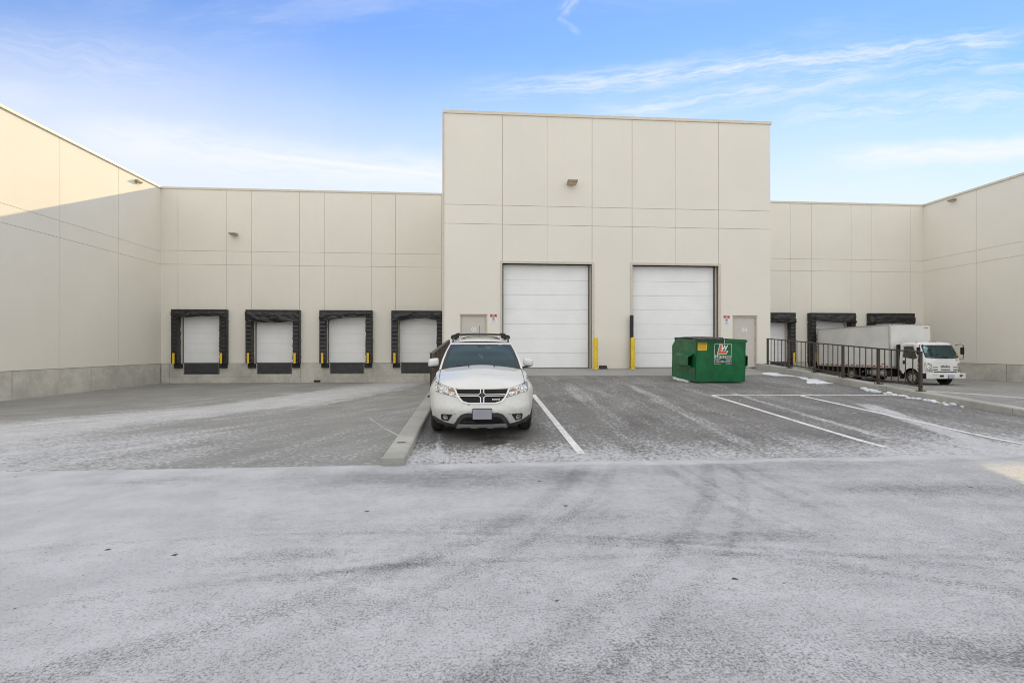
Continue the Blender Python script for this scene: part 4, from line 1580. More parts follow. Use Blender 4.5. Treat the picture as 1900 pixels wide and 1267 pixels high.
text_mb(mb, 'IN OR AROUND', 0.045, lambda a, b: fpt((qx0 + qx1) / 2 + a, qz1 - 0.140 + b, 0.002), 2, width=0.25)
patch(mb, [(qx0 + .02, qz0 + .055), (qx1 - .02, qz0 + .055), (qx1 - .02, qz0 + .068), (qx0 + .02, qz0 + .068)], lambda a, b, o_: fpt(a, b, 0.001), 0, 0.1, 2)
mb.build('warning_decal', ['decal_yellow', 'decal_orange', 'decal_black'], t)

#==CAR==
m, n = mat_new('car_paint')
p = n.objco()
c = n.mix(n.ss(n.noise(p, 2.0, 4), .3, .7), (0.57, 0.57, 0.545), (0.61, 0.61, 0.585))
X_, Y_, Z_ = n.sep(p)
dirt = n.mul(n.ss(Z_, 0.85, 0.25), n.ss(n.noise(p, 9, 5, .7), 0.35, 0.7))
c = n.mix(n.mul(dirt, 0.55), c, (0.30, 0.285, 0.26))
n.out(n.principled(c, n.ss(dirt, 0, 1, 0.28, 0.5), 0.05, None, 0.45))
simple('car_plastic', (0.035, 0.035, 0.037), 0.6, 0, 0.2, 10, 0.2, 120)
simple('car_dark', (0.010, 0.010, 0.011), 0.5, 0, 0.2)
simple('chrome', (0.60, 0.60, 0.61), 0.12, 1.0, 0.03)
simple('silver_plate', (0.42, 0.42, 0.43), 0.38, 0.5, 0.1)
simple('plate_grey', (0.28, 0.29, 0.33), 0.5, 0, 0.08, 3)
simple('tyre_rubber', (0.030, 0.028, 0.026), 0.85, 0, 0.4, 14, 0.2, 60)
simple('wheel_alloy', (0.40, 0.40, 0.41), 0.35, 0.8, 0.15)
simple('interior_dark', (0.020, 0.022, 0.024), 0.8, 0, 0.2)
simple('interior_grey', (0.075, 0.08, 0.085), 0.8, 0, 0.2)
simple('amber', (0.33, 0.20, 0.11), 0.2, 0, 0.15)
simple('lamp_red', (0.35, 0.01, 0.01), 0.2, 0, 0.1)
m, n = mat_new('grille_mesh')
p = n.objco()
X_, Y_, Z_ = n.sep(p)
vor = n.node('ShaderNodeTexVoronoi')
vor.feature = 'DISTANCE_TO_EDGE'
n.put(vor.inputs['Vector'], n.vec(X_, 0.0, n.mul(Z_, 1.6)))
vor.inputs['Scale'].default_value = 34
e = n.ss(vor.outputs['Distance'], 0.05, 0.12, 1, 0)
c = n.mix(e, (0.004, 0.004, 0.004), (0.022, 0.018, 0.015))
n.out(n.principled(c, 0.5, spec=0.2))
m, n = mat_new('reflector')
p = n.objco()
vor = n.node('ShaderNodeTexVoronoi')
n.put(vor.inputs['Vector'], p)
vor.inputs['Scale'].default_value = 22
c = n.mix(n.ss(n.sep(vor.outputs['Color'])[0], 0.1, 0.9), (0.22, 0.22, 0.21), (0.70, 0.68, 0.63))
n.out(n.principled(c, 0.14, 0.75, n.bump(vor.outputs['Distance'], 0.7, 0.02), 0.6))


def glass_mat(name, tint, refl=0.10, rough=0.01, gcol=(0.95, 1.0, 1.0)):
    m, n = mat_new(name)
    tr = n.node('ShaderNodeBsdfTransparent')
    n.put(tr.inputs[0], tint)
    gl = n.node('ShaderNodeBsdfGlossy')
    gl.inputs['Roughness'].default_value = rough
    n.put(gl.inputs['Color'], gcol)
    fr_ = n.node('ShaderNodeFresnel')
    fr_.inputs['IOR'].default_value = 1.5
    mx = n.node('ShaderNodeMixShader')
    n.put(mx.inputs[0], n.sat(n.add(fr_.outputs[0], refl)))
    n.t.links.new(tr.outputs[0], mx.inputs[1])
    n.t.links.new(gl.outputs[0], mx.inputs[2])
    n.out(mx.outputs[0])


glass_mat('car_glass', (0.40, 0.50, 0.53), 0.02, 0.01, (0.55, 0.78, 0.90))
glass_mat('truck_glass', (0.50, 0.78, 0.80), 0.03, 0.01, (0.6, 0.85, 0.95))
simple('window_dark', (0.012, 0.015, 0.017), 0.05, 0, 0.05, coat=0.5)


class Fascia:
    """front end of a vehicle: y(x, z) with rounded plan corners"""

    def __init__(s, Wt, Ft, Rr, nn):
        s.Wt, s.Ft, s.R, s.n = Wt, Ft, Rr, nn

    def W(s, z):
        return pw(z, s.Wt)

    def F(s, z):
        # smoothed profile
        return (pw(z - 0.02, s.Ft) + 2 * pw(z, s.Ft) + pw(z + 0.02, s.Ft)) / 4

    def y(s, x, z):
        q = min(0.9999, abs(x) / s.W(z))
        return s.F(z) + s.R * (1 - (1 - q ** s.n) ** (1 / s.n))

    def xq(s, q, z):
        return q * s.W(z)

    def map(s, x, z, off):
        e = 0.004
        x = max(-s.W(z) * 0.993, min(s.W(z) * 0.993, x))
        dxv = Vector((2 * e, s.y(x + e, z) - s.y(x - e, z), 0))
        dzv = Vector((0, s.y(x, z + e) - s.y(x, z - e), 2 * e))
        nrm = dxv.cross(dzv).normalized()
        if nrm.y > 0: nrm = -nrm
        return Vector((x, s.y(x, z), z)) + nrm * off


def make_wheel(parent, x, y, z, r, w_, side, rim_r, nm='wheel', spokes=5, rimmat='wheel_alloy', hub_in=0.02):
    """side +1: outer face towards +x"""
    mb = MB()
    prof = []
    hw_ = w_ / 2
    prof = [(-hw_ * 0.80, rim_r), (-hw_, rim_r + (r - rim_r) * 0.45), (-hw_ * 0.97, r - 0.035), (-hw_ * 0.80, r - 0.008)]
    for g in (-0.45, 0.0, 0.45):
        gx = g * hw_ * 1.1
        prof += [(gx - 0.010, r), (gx - 0.006, r - 0.010), (gx + 0.006, r - 0.010), (gx + 0.010, r)]
    prof += [(hw_ * 0.80, r - 0.008), (hw_ * 0.97, r - 0.035), (hw_, rim_r + (r - rim_r) * 0.45), (hw_ * 0.80, rim_r)]

    def md(a, rr, k):
        if rr > r - 0.04 and k % 3 == 0:
            return rr - 0.007
        return rr
    mb.lathe(prof, (0, 0, 0), 'X', 90, 0, False, md)
    ty_ = mb.build('tyre' if nm != 'wheel' else 'wheel', 'tyre_rubber', parent)
    ty_.location = (x, y, z)
    mb = MB()
    s = side
    mb.lathe([(s * hw_ * 0.82, rim_r + 0.012), (s * hw_ * 0.86, rim_r), (s * hw_ * 0.80, rim_r - 0.02), (s * hw_ * 0.1, rim_r - 0.035), (s * hw_ * 0.1, 0.0)], (0, 0, 0), 'X', 40, 1)
    mb.lathe([(s * hw_ * 0.86, rim_r + 0.004), (s * hw_ * 0.80, rim_r - 0.022), (s * hw_ * 0.7, rim_r - 0.022)], (0, 0, 0), 'X', 40, 0)
    mb.lathe([(s * hw_ * 0.35, 0.09), (s * hw_ * 0.62, 0.075), (s * hw_ * 0.66, 0.0)], (0, 0, 0), 'X', 20, 0)
    for k in range(spokes):
        a = 2 * math.pi * k / spokes
        mt = Matrix.Rotation(a, 4, 'X')
        mb.box(s * hw_ * 0.40, s * hw_ * 0.68, -0.038, 0.038, 0.05, rim_r - 0.01, 0, mt, bev=0.006)
    rm = mb.build('rim', [rimmat, 'car_dark'], ty_)
    return ty_


car = empty('parked_car', (0.10, 7.80, z_ramp(0.1, 7.80) + 0.002), (math.atan(0.0475), 0, 0))
tag(car, 'white SUV parked facing the camera, roof bars fitted, beside the low concrete wall', 'car')
W_T = [(0.18, 0.80), (0.30, 0.845), (0.45, 0.875), (0.62, 0.893), (0.78, 0.893), (0.86, 0.868), (0.93, 0.832), (0.98, 0.808), (1.05, 0.782), (1.12, 0.765)]
F_T = [(0.18, 0.13), (0.24, 0.07), (0.32, 0.03), (0.42, 0.006), (0.49, -0.008), (0.53, 0.0), (0.57, 0.018), (0.64, 0.055), (0.72, 0.075), (0.82, 0.10), (0.90, 0.15), (1.0, 0.26), (1.1, 0.4)]
FC = Fascia(W_T, F_T, 0.60, 2.35)
CL = 4.80
BACK = 0.30
YA, YR = 0.95, 3.80          # axles
WR = 0.345


def topz(y):
    """height of the fender / belt line along the side"""
    return 0.815 + 0.105 * (1 - math.exp(-max(0, y - 0.09) / 0.16)) + (0.125 * (1 - math.exp(-max(0, y) / 0.75)) * 1.12 + 0.008 * y)


def botz(y, x):
    base = pw(y, [(0.0, 0.235), (0.35, 0.255), (0.55, 0.33), (1.4, 0.24), (3.3, 0.24), (4.3, 0.30), (4.8, 0.33)])
    for ya in (YA, YR):
        d = abs(y - ya)
        if d < 0.42:
            base = max(base, WR + math.sqrt(0.42 ** 2 - d * d) * 0.95)
    return base


def wmul(y):
    f = 0.975
    for ya, k in ((YA, 0.028), (YR, 0.028)):
        f += k * math.exp(-((y - ya) / 0.38) ** 2)
    if y > CL - 0.9:
        f -= 0.05 * ((y - CL + 0.9) / 0.9) ** 2
    return f


# plan stations: q parametrises the front (0..1 in x/W), then the side in y, then the rear corner
STN = [('f', q) for q in (0, .1, .2, .3, .4, .5, .6, .68, .75, .81, .86, .90, .935, .96, .98, .992)]
ysd = sorted(set([0.62, 0.70, 0.78, 0.9, 1.02, 1.15] + [YA + 0.42 * math.sin(R(a)) for a in (-80, -65, -50, -35, -20, 0, 20, 35, 50, 65, 80, 90)] + [1.5, 1.8, 2.2, 2.6, 3.0, 3.25] + [YR + 0.42 * math.sin(R(a)) for a in (-90, -80, -65, -50, -35, -20, 0, 20, 35, 50, 65, 80, 90)] + [4.3, 4.45]))
ysd = [y for y in ysd if y > 0.56]
STN += [('s', y) for y in ysd]
STN += [('r', q) for q in (0.97, .9, .8, .65, .4, .2, 0)]


def body_pt(st, v):
    k, a = st
    if k == 'f':
        z_ref = 0.6
        yy = FC.y(a * FC.W(z_ref), z_ref)
        z0_ = botz(yy, a); z1_ = topz(yy)
        z = lerp(z0_, z1_, v)
        x = a * FC.W(z) * (wmul(FC.y(a * FC.W(z), z)) / 1.0 if a > 0.9 else lerp(1.0, 0.99, a / 0.9))
        y = FC.y(a * FC.W(z) * 0.9999, z)
        return (x, y, z)
    if k == 's':
        z0_ = botz(a, 1); z1_ = topz(a)
        z = lerp(z0_, z1_, v)
        return (FC.W(z) * wmul(a), a, z)
    yy = 4.45 + 0.35 * (1 - a ** 3.0) ** (1 / 3.0)
    z0_ = botz(yy, 1); z1_ = topz(yy)
    z = lerp(z0_, z1_, v)
    return (a * FC.W(z) * wmul(4.5), yy - 0.08 * max(0, z - 0.7), z)


VS = fr(0, 1, 14)
mb = MB()
for s in (1, -1):
    P = [[body_pt(st, v) for st in STN] for v in VS]
    vs = [(s * p_[0], p_[1], p_[2]) for row in P for p_ in row]
    nu = len(STN)
    fs = []
    for j in range(len(VS) - 1):
        for i in range(nu - 1):
            f_ = (j * nu + i, j * nu + i + 1, (j + 1) * nu + i + 1, (j + 1) * nu + i)
            fs.append(f_ if s > 0 else tuple(reversed(f_)))
    mb.mesh(vs, fs, 0, True)
top_line = [body_pt(st, 1.0) for st in STN]
body = mb.build('body', 'car_paint', car, weld=True)
# hood: chords between the two fender lines, crowned
COWL = 1.22


def edge_at(y):
    pts = [(p_[1], p_[0], p_[2]) for p_ in top_line if p_[1] < 1.6]
    for a_, b_ in zip(pts, pts[1:]):
        if a_[0] <= y <= b_[0]:
            t_ = (y - a_[0]) / max(1e-6, b_[0] - a_[0])
            return lerp(a_[1], b_[1], t_), lerp(a_[2], b_[2], t_)
    return pts[-1][1], pts[-1][2]


def hood_z(x, y):
    xe, ze = edge_at(y)
    q = min(1, abs(x) / max(xe, 1e-4))
    crown = 0.060 * (1 - math.exp(-max(0, y - 0.08) / 0.28)) + 0.015 * y
    z = ze + crown * (1 - q ** 2.2)
    # two raised creases running back
    z += 0.014 * min(1, max(0, y - 0.25) / 0.4) * (1 / (1 + math.exp(-(abs(x) - (0.16 + 0.06 * y)) / 0.012)) - 1) * -1 * (1 - q)
    return z


hy = [p_[1] for p_ in top_line if p_[1] < COWL - 0.01] + [COWL]
mb = MB()
hx = [-1, -.97, -.92, -.86, -.78, -.68, -.56, -.46, -.40, -.36, -.33, -.30, -.27, -.24, -.21, -.17, -.1, 0, .1, .17, .21, .24, .27, .30, .33, .36, .40, .46, .56, .68, .78, .86, .92, .97, 1]
mb.grid(lambda u, y: (u * edge_at(y)[0], y, hood_z(u * edge_at(y)[0], y)), hx, hy, 0, True)
hood = mb.build('hood', 'car_paint', car)
# shut lines
mb = MB()
for s in (1, -1):
    pts = [(s * lerp(0.715, 0.735, t_), lerp(0.30, COWL - 0.02, t_)) for t_ in fr(0, 1, 14)]
    mb.tube([(a, b, hood_z(a, b) + 0.0005) for a, b in pts], 0.0045, 5, 0)
pts = []
for q in fr(-1, 1, 40):
    x = q * 0.735
    ye = FC.y(abs(x), 0.82) + 0.035
    pts.append((x, ye, hood_z(x, ye) + 0.001))
mb.build('panel_gap', 'car_dark', hood)
mb = MB()
for x in (-0.23, 0.23):
    mb.tube([(x, COWL - 0.13, hood_z(x, COWL - 0.13) - 0.004), (x, COWL - 0.145, hood_z(x, COWL - 0.13) + 0.014)], 0.013, 8)
mb.build('washer_nozzle', 'car_dark', hood)

# greenhouse
GB, GT = 1.045, 1.485            # glass base / top heights


def xw(z):
    return pw(z, [(0.98, 0.792), (1.05, 0.778), (1.2, 0.742), (1.35, 0.69), (1.47, 0.632), (1.52, 0.595)])


def yw(z):
    return pw(z, [(0.98, 1.10), (1.05, 1.19), (1.20, 1.42), (1.35, 1.70), (1.485, 1.99), (1.52, 2.08)])


CV = 0.13


def ws(u, z, off=0.0):
    x = u * xw(z)
    y = yw(z) + CV * u * u
    nrm = Vector((0.25 * u, -0.52, 0.84)).normalized()
    return Vector((x, y, z + 0.012 * (1 - u * u) * (1 if z > 1.3 else 0))) + nrm * off


def yd(z):
    return pw(z, [(1.0, 4.72), (1.1, 4.68), (1.3, 4.52), (1.5, 4.36)])


def side_pt(y, z, s, off=0.0):
    taper = 1 - 0.09 * max(0, (y - 3.2) / 1.4) ** 2
    return Vector((s * (xw(z) * taper + off), y, z))


zs = fr(1.0, 1.50, 8)
mb = MB()
for s in (1, -1):
    def sg(t_, z, s=s):
        ya = yw(z) + CV
        y = lerp(ya, yd(z), t_)
        return side_pt(y, z, s)
    mb.grid(sg, fr(0, 1, 16), zs, 0, True)
# back
def bk(u, z):
    taper = 1 - 0.09 * ((yd(z) - 3.2) / 1.4) ** 2
    return (u * xw(z) * taper, yd(z) + 0.05 * (1 - u * u), z)
mb.grid(bk, fr(-1, 1, 10), zs, 0, True)


def roof(u, t_):
    yf = yw(1.50) + CV * u * u
    yb = yd(1.5) + 0.05 * (1 - u * u)
    y = lerp(yf, yb, t_)
    taper = 1 - 0.09 * max(0, (y - 3.2) / 1.4) ** 2
    hh = 0.022 + 0.125 * math.sin(math.pi * min(1, 0.02 + t_ * 0.98)) ** 0.8 * (1 - 0.15 * t_)
    return (u * xw(1.5) * taper, y, 1.50 + hh * (1 - abs(u) ** 3.2))


mb.grid(roof, [-1, -.97, -.93, -.88, -.8, -.65, -.45, -.2, 0, .2, .45, .65, .8, .88, .93, .97, 1], [0, .02, .05, .09, .14, .2, .3, .4, .5, .6, .7, .8, .9, .96, 1], 0, True)
# white A-pillar edge beside the glass
cab_o = mb.build('roof', 'car_paint', car, weld=True)
# white screen surround strip at the A-pillars and header
mb = MB()
for s in (1, -1):
    mb.grid(lambda a, z, s=s: ws(s * lerp(0.95, 1.0, a), z, 0.004 - 0.004 * a), [0, .5, 1], fr(1.0, 1.5, 10), 0, True)
mb.grid(lambda u, z: ws(u, z, 0.003), fr(-1, 1, 20), [1.468, 1.485, 1.50], 0, True)
mb.build('screen_pillar', 'car_paint', cab_o)
mb = MB()
mb.grid(lambda u, z: ws(u * 0.955, z, 0.0), fr(-1, 1, 24), fr(1.03, 1.475, 12), 0, True)
wsn = mb.build('windshield', 'car_glass', car)
# black frit band round the glass
mb = MB()
outer = rounded([(-.955, 1.03), (.955, 1.03), (.955, 1.476), (-.955, 1.476)], 0.03, 4)
inner = rounded([(-.88, 1.085), (.88, 1.085), (.86, 1.455), (-.86, 1.455)], 0.08, 5)
patch(mb, outer, lambda a, b, o_: ws(a, b, 0.0015), 0, 0.05, 0, holes=[inner])
patch(mb, [(-.16, 1.475), (-.12, 1.44), (-.06, 1.418), (.06, 1.418), (.12, 1.44), (.16, 1.475)], lambda a, b, o_: ws(a, b, 0.002), 0, 0.05, 0)
mb.build('glass_border', 'car_dark', wsn)
mb = MB()
patch(mb, [(.54, 1.463), (.66, 1.463), (.66, 1.468), (.54, 1.468)], lambda a, b, o_: ws(a, b, 0.003), 0, 0.1, 0)
mb.build('sticker', 'decal_white', wsn)
# side windows
mb = MB()
for s in (1, -1):
    for poly in ([(1.62, 1.085), (2.32, 1.085), (2.32, 1.44), (2.14, 1.44)], [(2.40, 1.085), (3.28, 1.09), (3.28, 1.43), (2.40, 1.44)], [(3.36, 1.095), (4.25, 1.13), (4.12, 1.38), (3.36, 1.425)]):
        patch(mb, rounded(poly, 0.04, 3), lambda a, b, o_, s=s: side_pt(a, b, s, 0.004), 0, 0.12, 0)
mb.build('side_window', 'window_dark', car)
mb = MB()
patch(mb, rounded([(-.82, 1.10), (.82, 1.10), (.78, 1.42), (-.78, 1.42)], 0.06, 3), lambda a, b, o_: Vector(bk(a, b)) + Vector((0, 0.004, 0)), 0, 0.12, 0)
mb.build('rear_window', 'window_dark', car)
# interior
mb = MB()
mb.grid(lambda u, z: (u * (xw(z) - 0.035), 0, z), [-1, 1], [1, 1.4])
mb.v, mb.f, mb.mi, mb.sm = [], [], [], []
for s in (1, -1):
    mb.grid(lambda t_, z, s=s: side_pt(lerp(yw(z) + CV + 0.02, yd(z) - 0.05, t_), z, s, -0.04), fr(0, 1, 8), fr(0.8, 1.48, 5), 0, True)
mb.grid(lambda u, z: (u * (xw(z) - 0.04) * 0.92, yd(z) - 0.06, z), fr(-1, 1, 4), fr(0.8, 1.48, 4), 0, True)
mb.grid(lambda u, t_: (roof(u, t_)[0] * 0.95, roof(u, t_)[1] + (0.02 if t_ < .1 else 0), roof(u, t_)[2] - 0.035), fr(-1, 1, 8), fr(0, 1, 8), 0, True)
mb.box(-0.76, 0.76, 1.5, 4.5, 0.42, 0.46)
mb.box(-0.8, 0.8, 1.05, 1.2, 0.45, 1.0)
mb.build('cabin_lining', 'interior_dark', car)
mb = MB()
mb.grid(lambda u, t_: (u * 0.76, lerp(1.20, 1.85, t_), 1.0 + 0.05 * math.sin(math.pi * t_ * .8) - (0.10 * max(0, t_ - .75) * 4)), fr(-1, 1, 10), fr(0, 1, 8), 0, True)
mb.build('dashboard', 'interior_dark', car)
for (sx, sy) in ((-0.38, 2.55), (0.38, 2.55), (-0.40, 3.45), (0.40, 3.45), (0.0, 3.5)):
    mb = MB()
    mb.box(sx - 0.24, sx + 0.24, sy - 0.5, sy, 0.5, 0.68, bev=0.05)
    mb.box(sx - 0.24, sx + 0.24, sy - 0.02, sy + 0.12, 0.60, 1.18, bev=0.05)
    st = mb.build('seat', 'interior_grey', car)
    mb = MB()
    mb.box(sx - 0.13, sx + 0.13, sy, sy + 0.10, 1.22, 1.37, bev=0.035)
    for q in (-0.06, 0.06):
        mb.tube([(sx + q, sy + .05, 1.15), (sx + q, sy + .05, 1.25)], 0.007, 6, 1)
    mb.build('headrest', ['interior_grey', 'chrome'], st)
mb = MB()
ring = [(0.37 + 0.18 * math.cos(a), 1.98 + 0.06 * math.sin(a), 1.02 + 0.17 * math.sin(a)) for a in [2 * math.pi * i / 24 for i in range(25)]]
mb.tube(ring, 0.014, 6, 0, cap=False)
mb.tube([(0.37, 1.98, 1.02), (0.37, 1.8, 0.95)], 0.05, 8)
mb.build('steering_wheel', 'interior_grey', car)
mb = MB()
mb.box(-0.11, 0.11, 1.97, 1.99, 1.385, 1.445, bev=0.008)
mb.tube([(0, 1.99, 1.42), (0, 2.0, 1.47)], 0.01, 6)
mb.box(0.10, 0.20, 1.93, 1.94, 1.40, 1.43, 1)
mirror_i = mb.build('rearview_mirror', ['interior_dark', 'decal_white'], car)
mb = MB()
mb.tube([(-0.01, 1.96, 1.40), (-0.01, 1.96, 1.28)], 0.003, 5)
for (a, b, c_, r0) in ((-0.03, 1.95, 1.265, 0.028), (0.015, 1.96, 1.25, 0.026), (0.02, 1.95, 1.215, 0.030), (-0.01, 1.96, 1.235, 0.02)):
    mb.lathe([(-r0, 0.0), (-r0 * .6, r0 * .8), (0, r0), (r0 * .6, r0 * .8), (r0, 0)], (a, b, c_), 'Z', 10)
mb.build('hanging_charm', 'decal_white', mirror_i)
# front fascia pieces
mb = MB()
for s in (1, -1):
    hl = [(s * 0.415, 0.828), (s * 0.60, 0.862), (s * 0.765, 0.905), (s * 0.770, 0.800), (s * 0.755, 0.775), (s * 0.60, 0.745), (s * 0.395, 0.700), (s * 0.385, 0.715)]
    if s < 0: hl = list(reversed(hl))
    mb2 = MB()
    cx0 = sum(p_[0] for p_ in hl) / len(hl); cz0 = sum(p_[1] for p_ in hl) / len(hl)
    big = [((p_[0] - cx0) * 1.035 + cx0, (p_[1] - cz0) * 1.10 + cz0) for p_ in hl]
    patch(mb2, big, FC.map, 0.002, 0.05, 1)
    patch(mb2, rounded(hl, 0.015, 3), FC.map, 0.006, 0.035, 0)
    o = mb2.build('headlight', ['reflector', 'car_dark'], car, fixn=True)
    # bowls, divider, amber
    mb2 = MB()
    def circ(cx, cz, r0, r1, off, mi, N=20, rz=1.0):
        vs = [FC.map(s * cx + r0 * math.cos(2 * math.pi * k / N), cz + rz * r0 * math.sin(2 * math.pi * k / N), off) for k in range(N)]
        vs += [FC.map(s * cx + r1 * math.cos(2 * math.pi * k / N), cz + rz * r1 * math.sin(2 * math.pi * k / N), off) for k in range(N)]
        mb2.mesh(vs, [(k, (k + 1) % N, N + (k + 1) % N, N + k) for k in range(N)], mi, True)
    circ(0.655, 0.822, 0.052, 0.044, 0.010, 1)
    circ(0.655, 0.822, 0.044, 0.022, 0.008, 2)
    circ(0.655, 0.822, 0.022, 0.001, 0.012, 1)
    circ(0.47, 0.742, 0.026, 0.020, 0.010, 1, rz=0.8)
    circ(0.47, 0.742, 0.020, 0.001, 0.009, 2, rz=0.8)
    patch(mb2, [(s * a, b) for a, b in ((0.445, 0.775), (0.545, 0.795), (0.545, 0.835), (0.435, 0.812))], FC.map, 0.009, 0.05, 3)
    patch(mb2, [(s * a, b) for a, b in ((0.556, 0.748), (0.572, 0.750), (0.572, 0.845), (0.556, 0.842))], FC.map, 0.010, 0.05, 1)
    mb2.build('lamp_bowl', ['reflector', 'chrome', 'silver_plate', 'amber'], o, fixn=True)
    mb2 = MB()
    fp = [(s * 0.47, 0.432), (s * 0.655, 0.428), (s * 0.668, 0.40), (s * 0.655, 0.325), (s * 0.55, 0.312)]
    if s < 0: fp = list(reversed(fp))
    patch(mb2, rounded(fp, 0.02, 3), FC.map, 0.005, 0.04, 0)
    fo = mb2.build('fog_lamp', 'car_dark', car, fixn=True)
    mb2 = MB()
    circ(0.585, 0.377, 0.044, 0.036, 0.014, 1)
    circ(0.585, 0.377, 0.036, 0.001, 0.011, 0)
    mb2.build('lens', ['reflector', 'chrome'], fo, fixn=True)
# grille
go = [(-0.455, 0.838), (0.455, 0.838), (0.385, 0.695), (0.32, 0.625), (0.22, 0.598), (-0.22, 0.598), (-0.32, 0.625), (-0.385, 0.695)]
gi = [(-0.432, 0.829), (0.432, 0.829), (0.362, 0.705), (0.302, 0.640), (0.212, 0.616), (-0.212, 0.616), (-0.302, 0.640), (-0.362, 0.705)]
mb = MB()
patch(mb, rounded(gi, 0.01, 2), FC.map, 0.003, 0.05, 0)
gr = mb.build('grille', 'grille_mesh', car, fixn=True)
mb = MB()
gtop = [(-0.46, 0.826), (0.46, 0.826)]
patch(mb, rounded(go, 0.02, 3), FC.map, 0.016, 0.05, 0, holes=[rounded([(x * 1.0, z if z < .82 else 0.8375) for x, z in gi], 0.01, 2)], thick=0.014)
for (za, zb_) in ((0.742, 0.752), (0.718, 0.728)):
    for s in (1, -1):
        patch(mb, [(s * 0.055, za), (s * 0.375, za), (s * 0.378, zb_), (s * 0.055, zb_)], FC.map, 0.020, 0.06, 0, thick=0.012)
for s in (1, -1):
    patch(mb, [(s * 0.020, 0.770), (s * 0.032, 0.762), (s * 0.034, 0.826), (s * 0.018, 0.826)], FC.map, 0.021, 0.06, 0, thick=0.012)
    patch(mb, [(s * 0.020, 0.700), (s * 0.034, 0.706), (s * 0.034, 0.612), (s * 0.018, 0.612)], FC.map, 0.021, 0.06, 0, thick=0.012)
    patch(mb, [(s * 0.018, 0.768), (s * 0.060, 0.742), (s * 0.060, 0.752), (s * 0.034, 0.770)], FC.map, 0.021, 0.06, 0, thick=0.012)
    patch(mb, [(s * 0.018, 0.702), (s * 0.060, 0.728), (s * 0.060, 0.718), (s * 0.034, 0.700)], FC.map, 0.021, 0.06, 0, thick=0.012)
mb.build('chrome_trim', 'chrome', gr, fixn=True)
mb = MB()
patch(mb, [(-0.37, 0.7285), (0.37, 0.7285), (0.37, 0.7415), (-0.37, 0.7415)], FC.map, 0.012, 0.06, 0)
patch(mb, [(-0.019, 0.615), (0.019, 0.615), (0.019, 0.825), (-0.019, 0.825)], FC.map, 0.013, 0.06, 0)
mb.build('cross_bar', 'car_plastic', gr, fixn=True)
mb = MB()
text_mb(mb, 'DODGE', 0.034, lambda a, b: FC.map(0.225 + a, 0.668 + b, 0.014), 0, width=0.125, bold=0.001)
for k in range(2):
    x = 0.302 + k * 0.020
    mb.quad([FC.map(x, 0.657, 0.014), FC.map(x + 0.012, 0.657, 0.014), FC.map(x + 0.020, 0.680, 0.014), FC.map(x + 0.008, 0.680, 0.014)], 1)
mb.build('badge', ['chrome', 'lamp_red'], gr)
# lower intake and cladding
cl_o = [(-0.255, 0.462), (0.255, 0.462), (0.33, 0.435), (0.39, 0.375), (0.455, 0.262), (0.62, 0.292), (0.80, 0.365), (0.82, 0.345), (0.78, 0.285), (0.60, 0.235), (0.40, 0.205), (-0.40, 0.205), (-0.60, 0.235), (-0.78, 0.285), (-0.82, 0.345), (-0.80, 0.365), (-0.62, 0.292), (-0.455, 0.262), (-0.39, 0.375), (-0.33, 0.435)]
mb = MB()
patch(mb, cl_o, FC.map, 0.008, 0.045, 0, thick=0.01)
lc = mb.build('lower_cladding', 'car_plastic', car, fixn=True)
mb = MB()
patch(mb, rounded([(-0.235, 0.395), (0.235, 0.395), (0.30, 0.375), (0.365, 0.285), (-0.365, 0.285), (-0.30, 0.375)], 0.02, 3), FC.map, 0.010, 0.05, 0)
mb.build('air_intake', 'grille_mesh', lc, fixn=True)
mb = MB()
patch(mb, rounded([(-0.385, 0.272), (0.385, 0.272), (0.42, 0.208), (-0.42, 0.208)], 0.01, 2), FC.map, 0.022, 0.06, 0, thick=0.02)
sk = mb.build('skid_plate', 'silver_plate', car, fixn=True)
mb = MB()
for cx_ in (-0.26, 0.0, 0.26):
    patch(mb, [(cx_ - 0.09, 0.212), (cx_ + 0.09, 0.212), (cx_ + 0.07, 0.228), (cx_ - 0.07, 0.228)], FC.map, 0.0235, 0.06, 0)
mb.build('slot', 'car_plastic', sk, fixn=True)
# licence plate
mb = MB()
yp = FC.y(0, 0.5) - 0.035
mb.box(-0.158, 0.158, yp, yp + 0.02, 0.365, 0.538, bev=0.006)
pf = mb.build('plate_holder', 'car_dark', car)
mb = MB()
mb.box(-0.150, 0.150, yp - 0.004, yp - 0.001, 0.369, 0.528)
mb.build('licence_plate', 'plate_grey', pf)
mb = MB()
mb.box(-0.22, -0.205, FC.y(0.21, 0.585) - 0.006, FC.y(0.21, 0.585), 0.578, 0.592)
mb.build('tow_cover_clip', 'car_dark', car)
mb = MB()
patch(mb, [(-0.548, 0.455), (-0.492, 0.455), (-0.492, 0.505), (-0.548, 0.505)], FC.map, 0.0015, 0.03, 0)
mb.build('tow_cover', 'car_paint', car, fixn=True)
# bumper crease line / bumper-fender gap
mb = MB()
for s in (1, -1):
    mb.tube([tuple(FC.map(s * 0.455, z, 0.001)) if False else tuple(FC.map(s * lerp(0.47, 0.42, t_), lerp(0.432, 0.437, t_), 0.002)) for t_, z in ((0, .43), (1, .43))], 0.003, 4)
mb.build('panel_gap', 'car_dark', body)
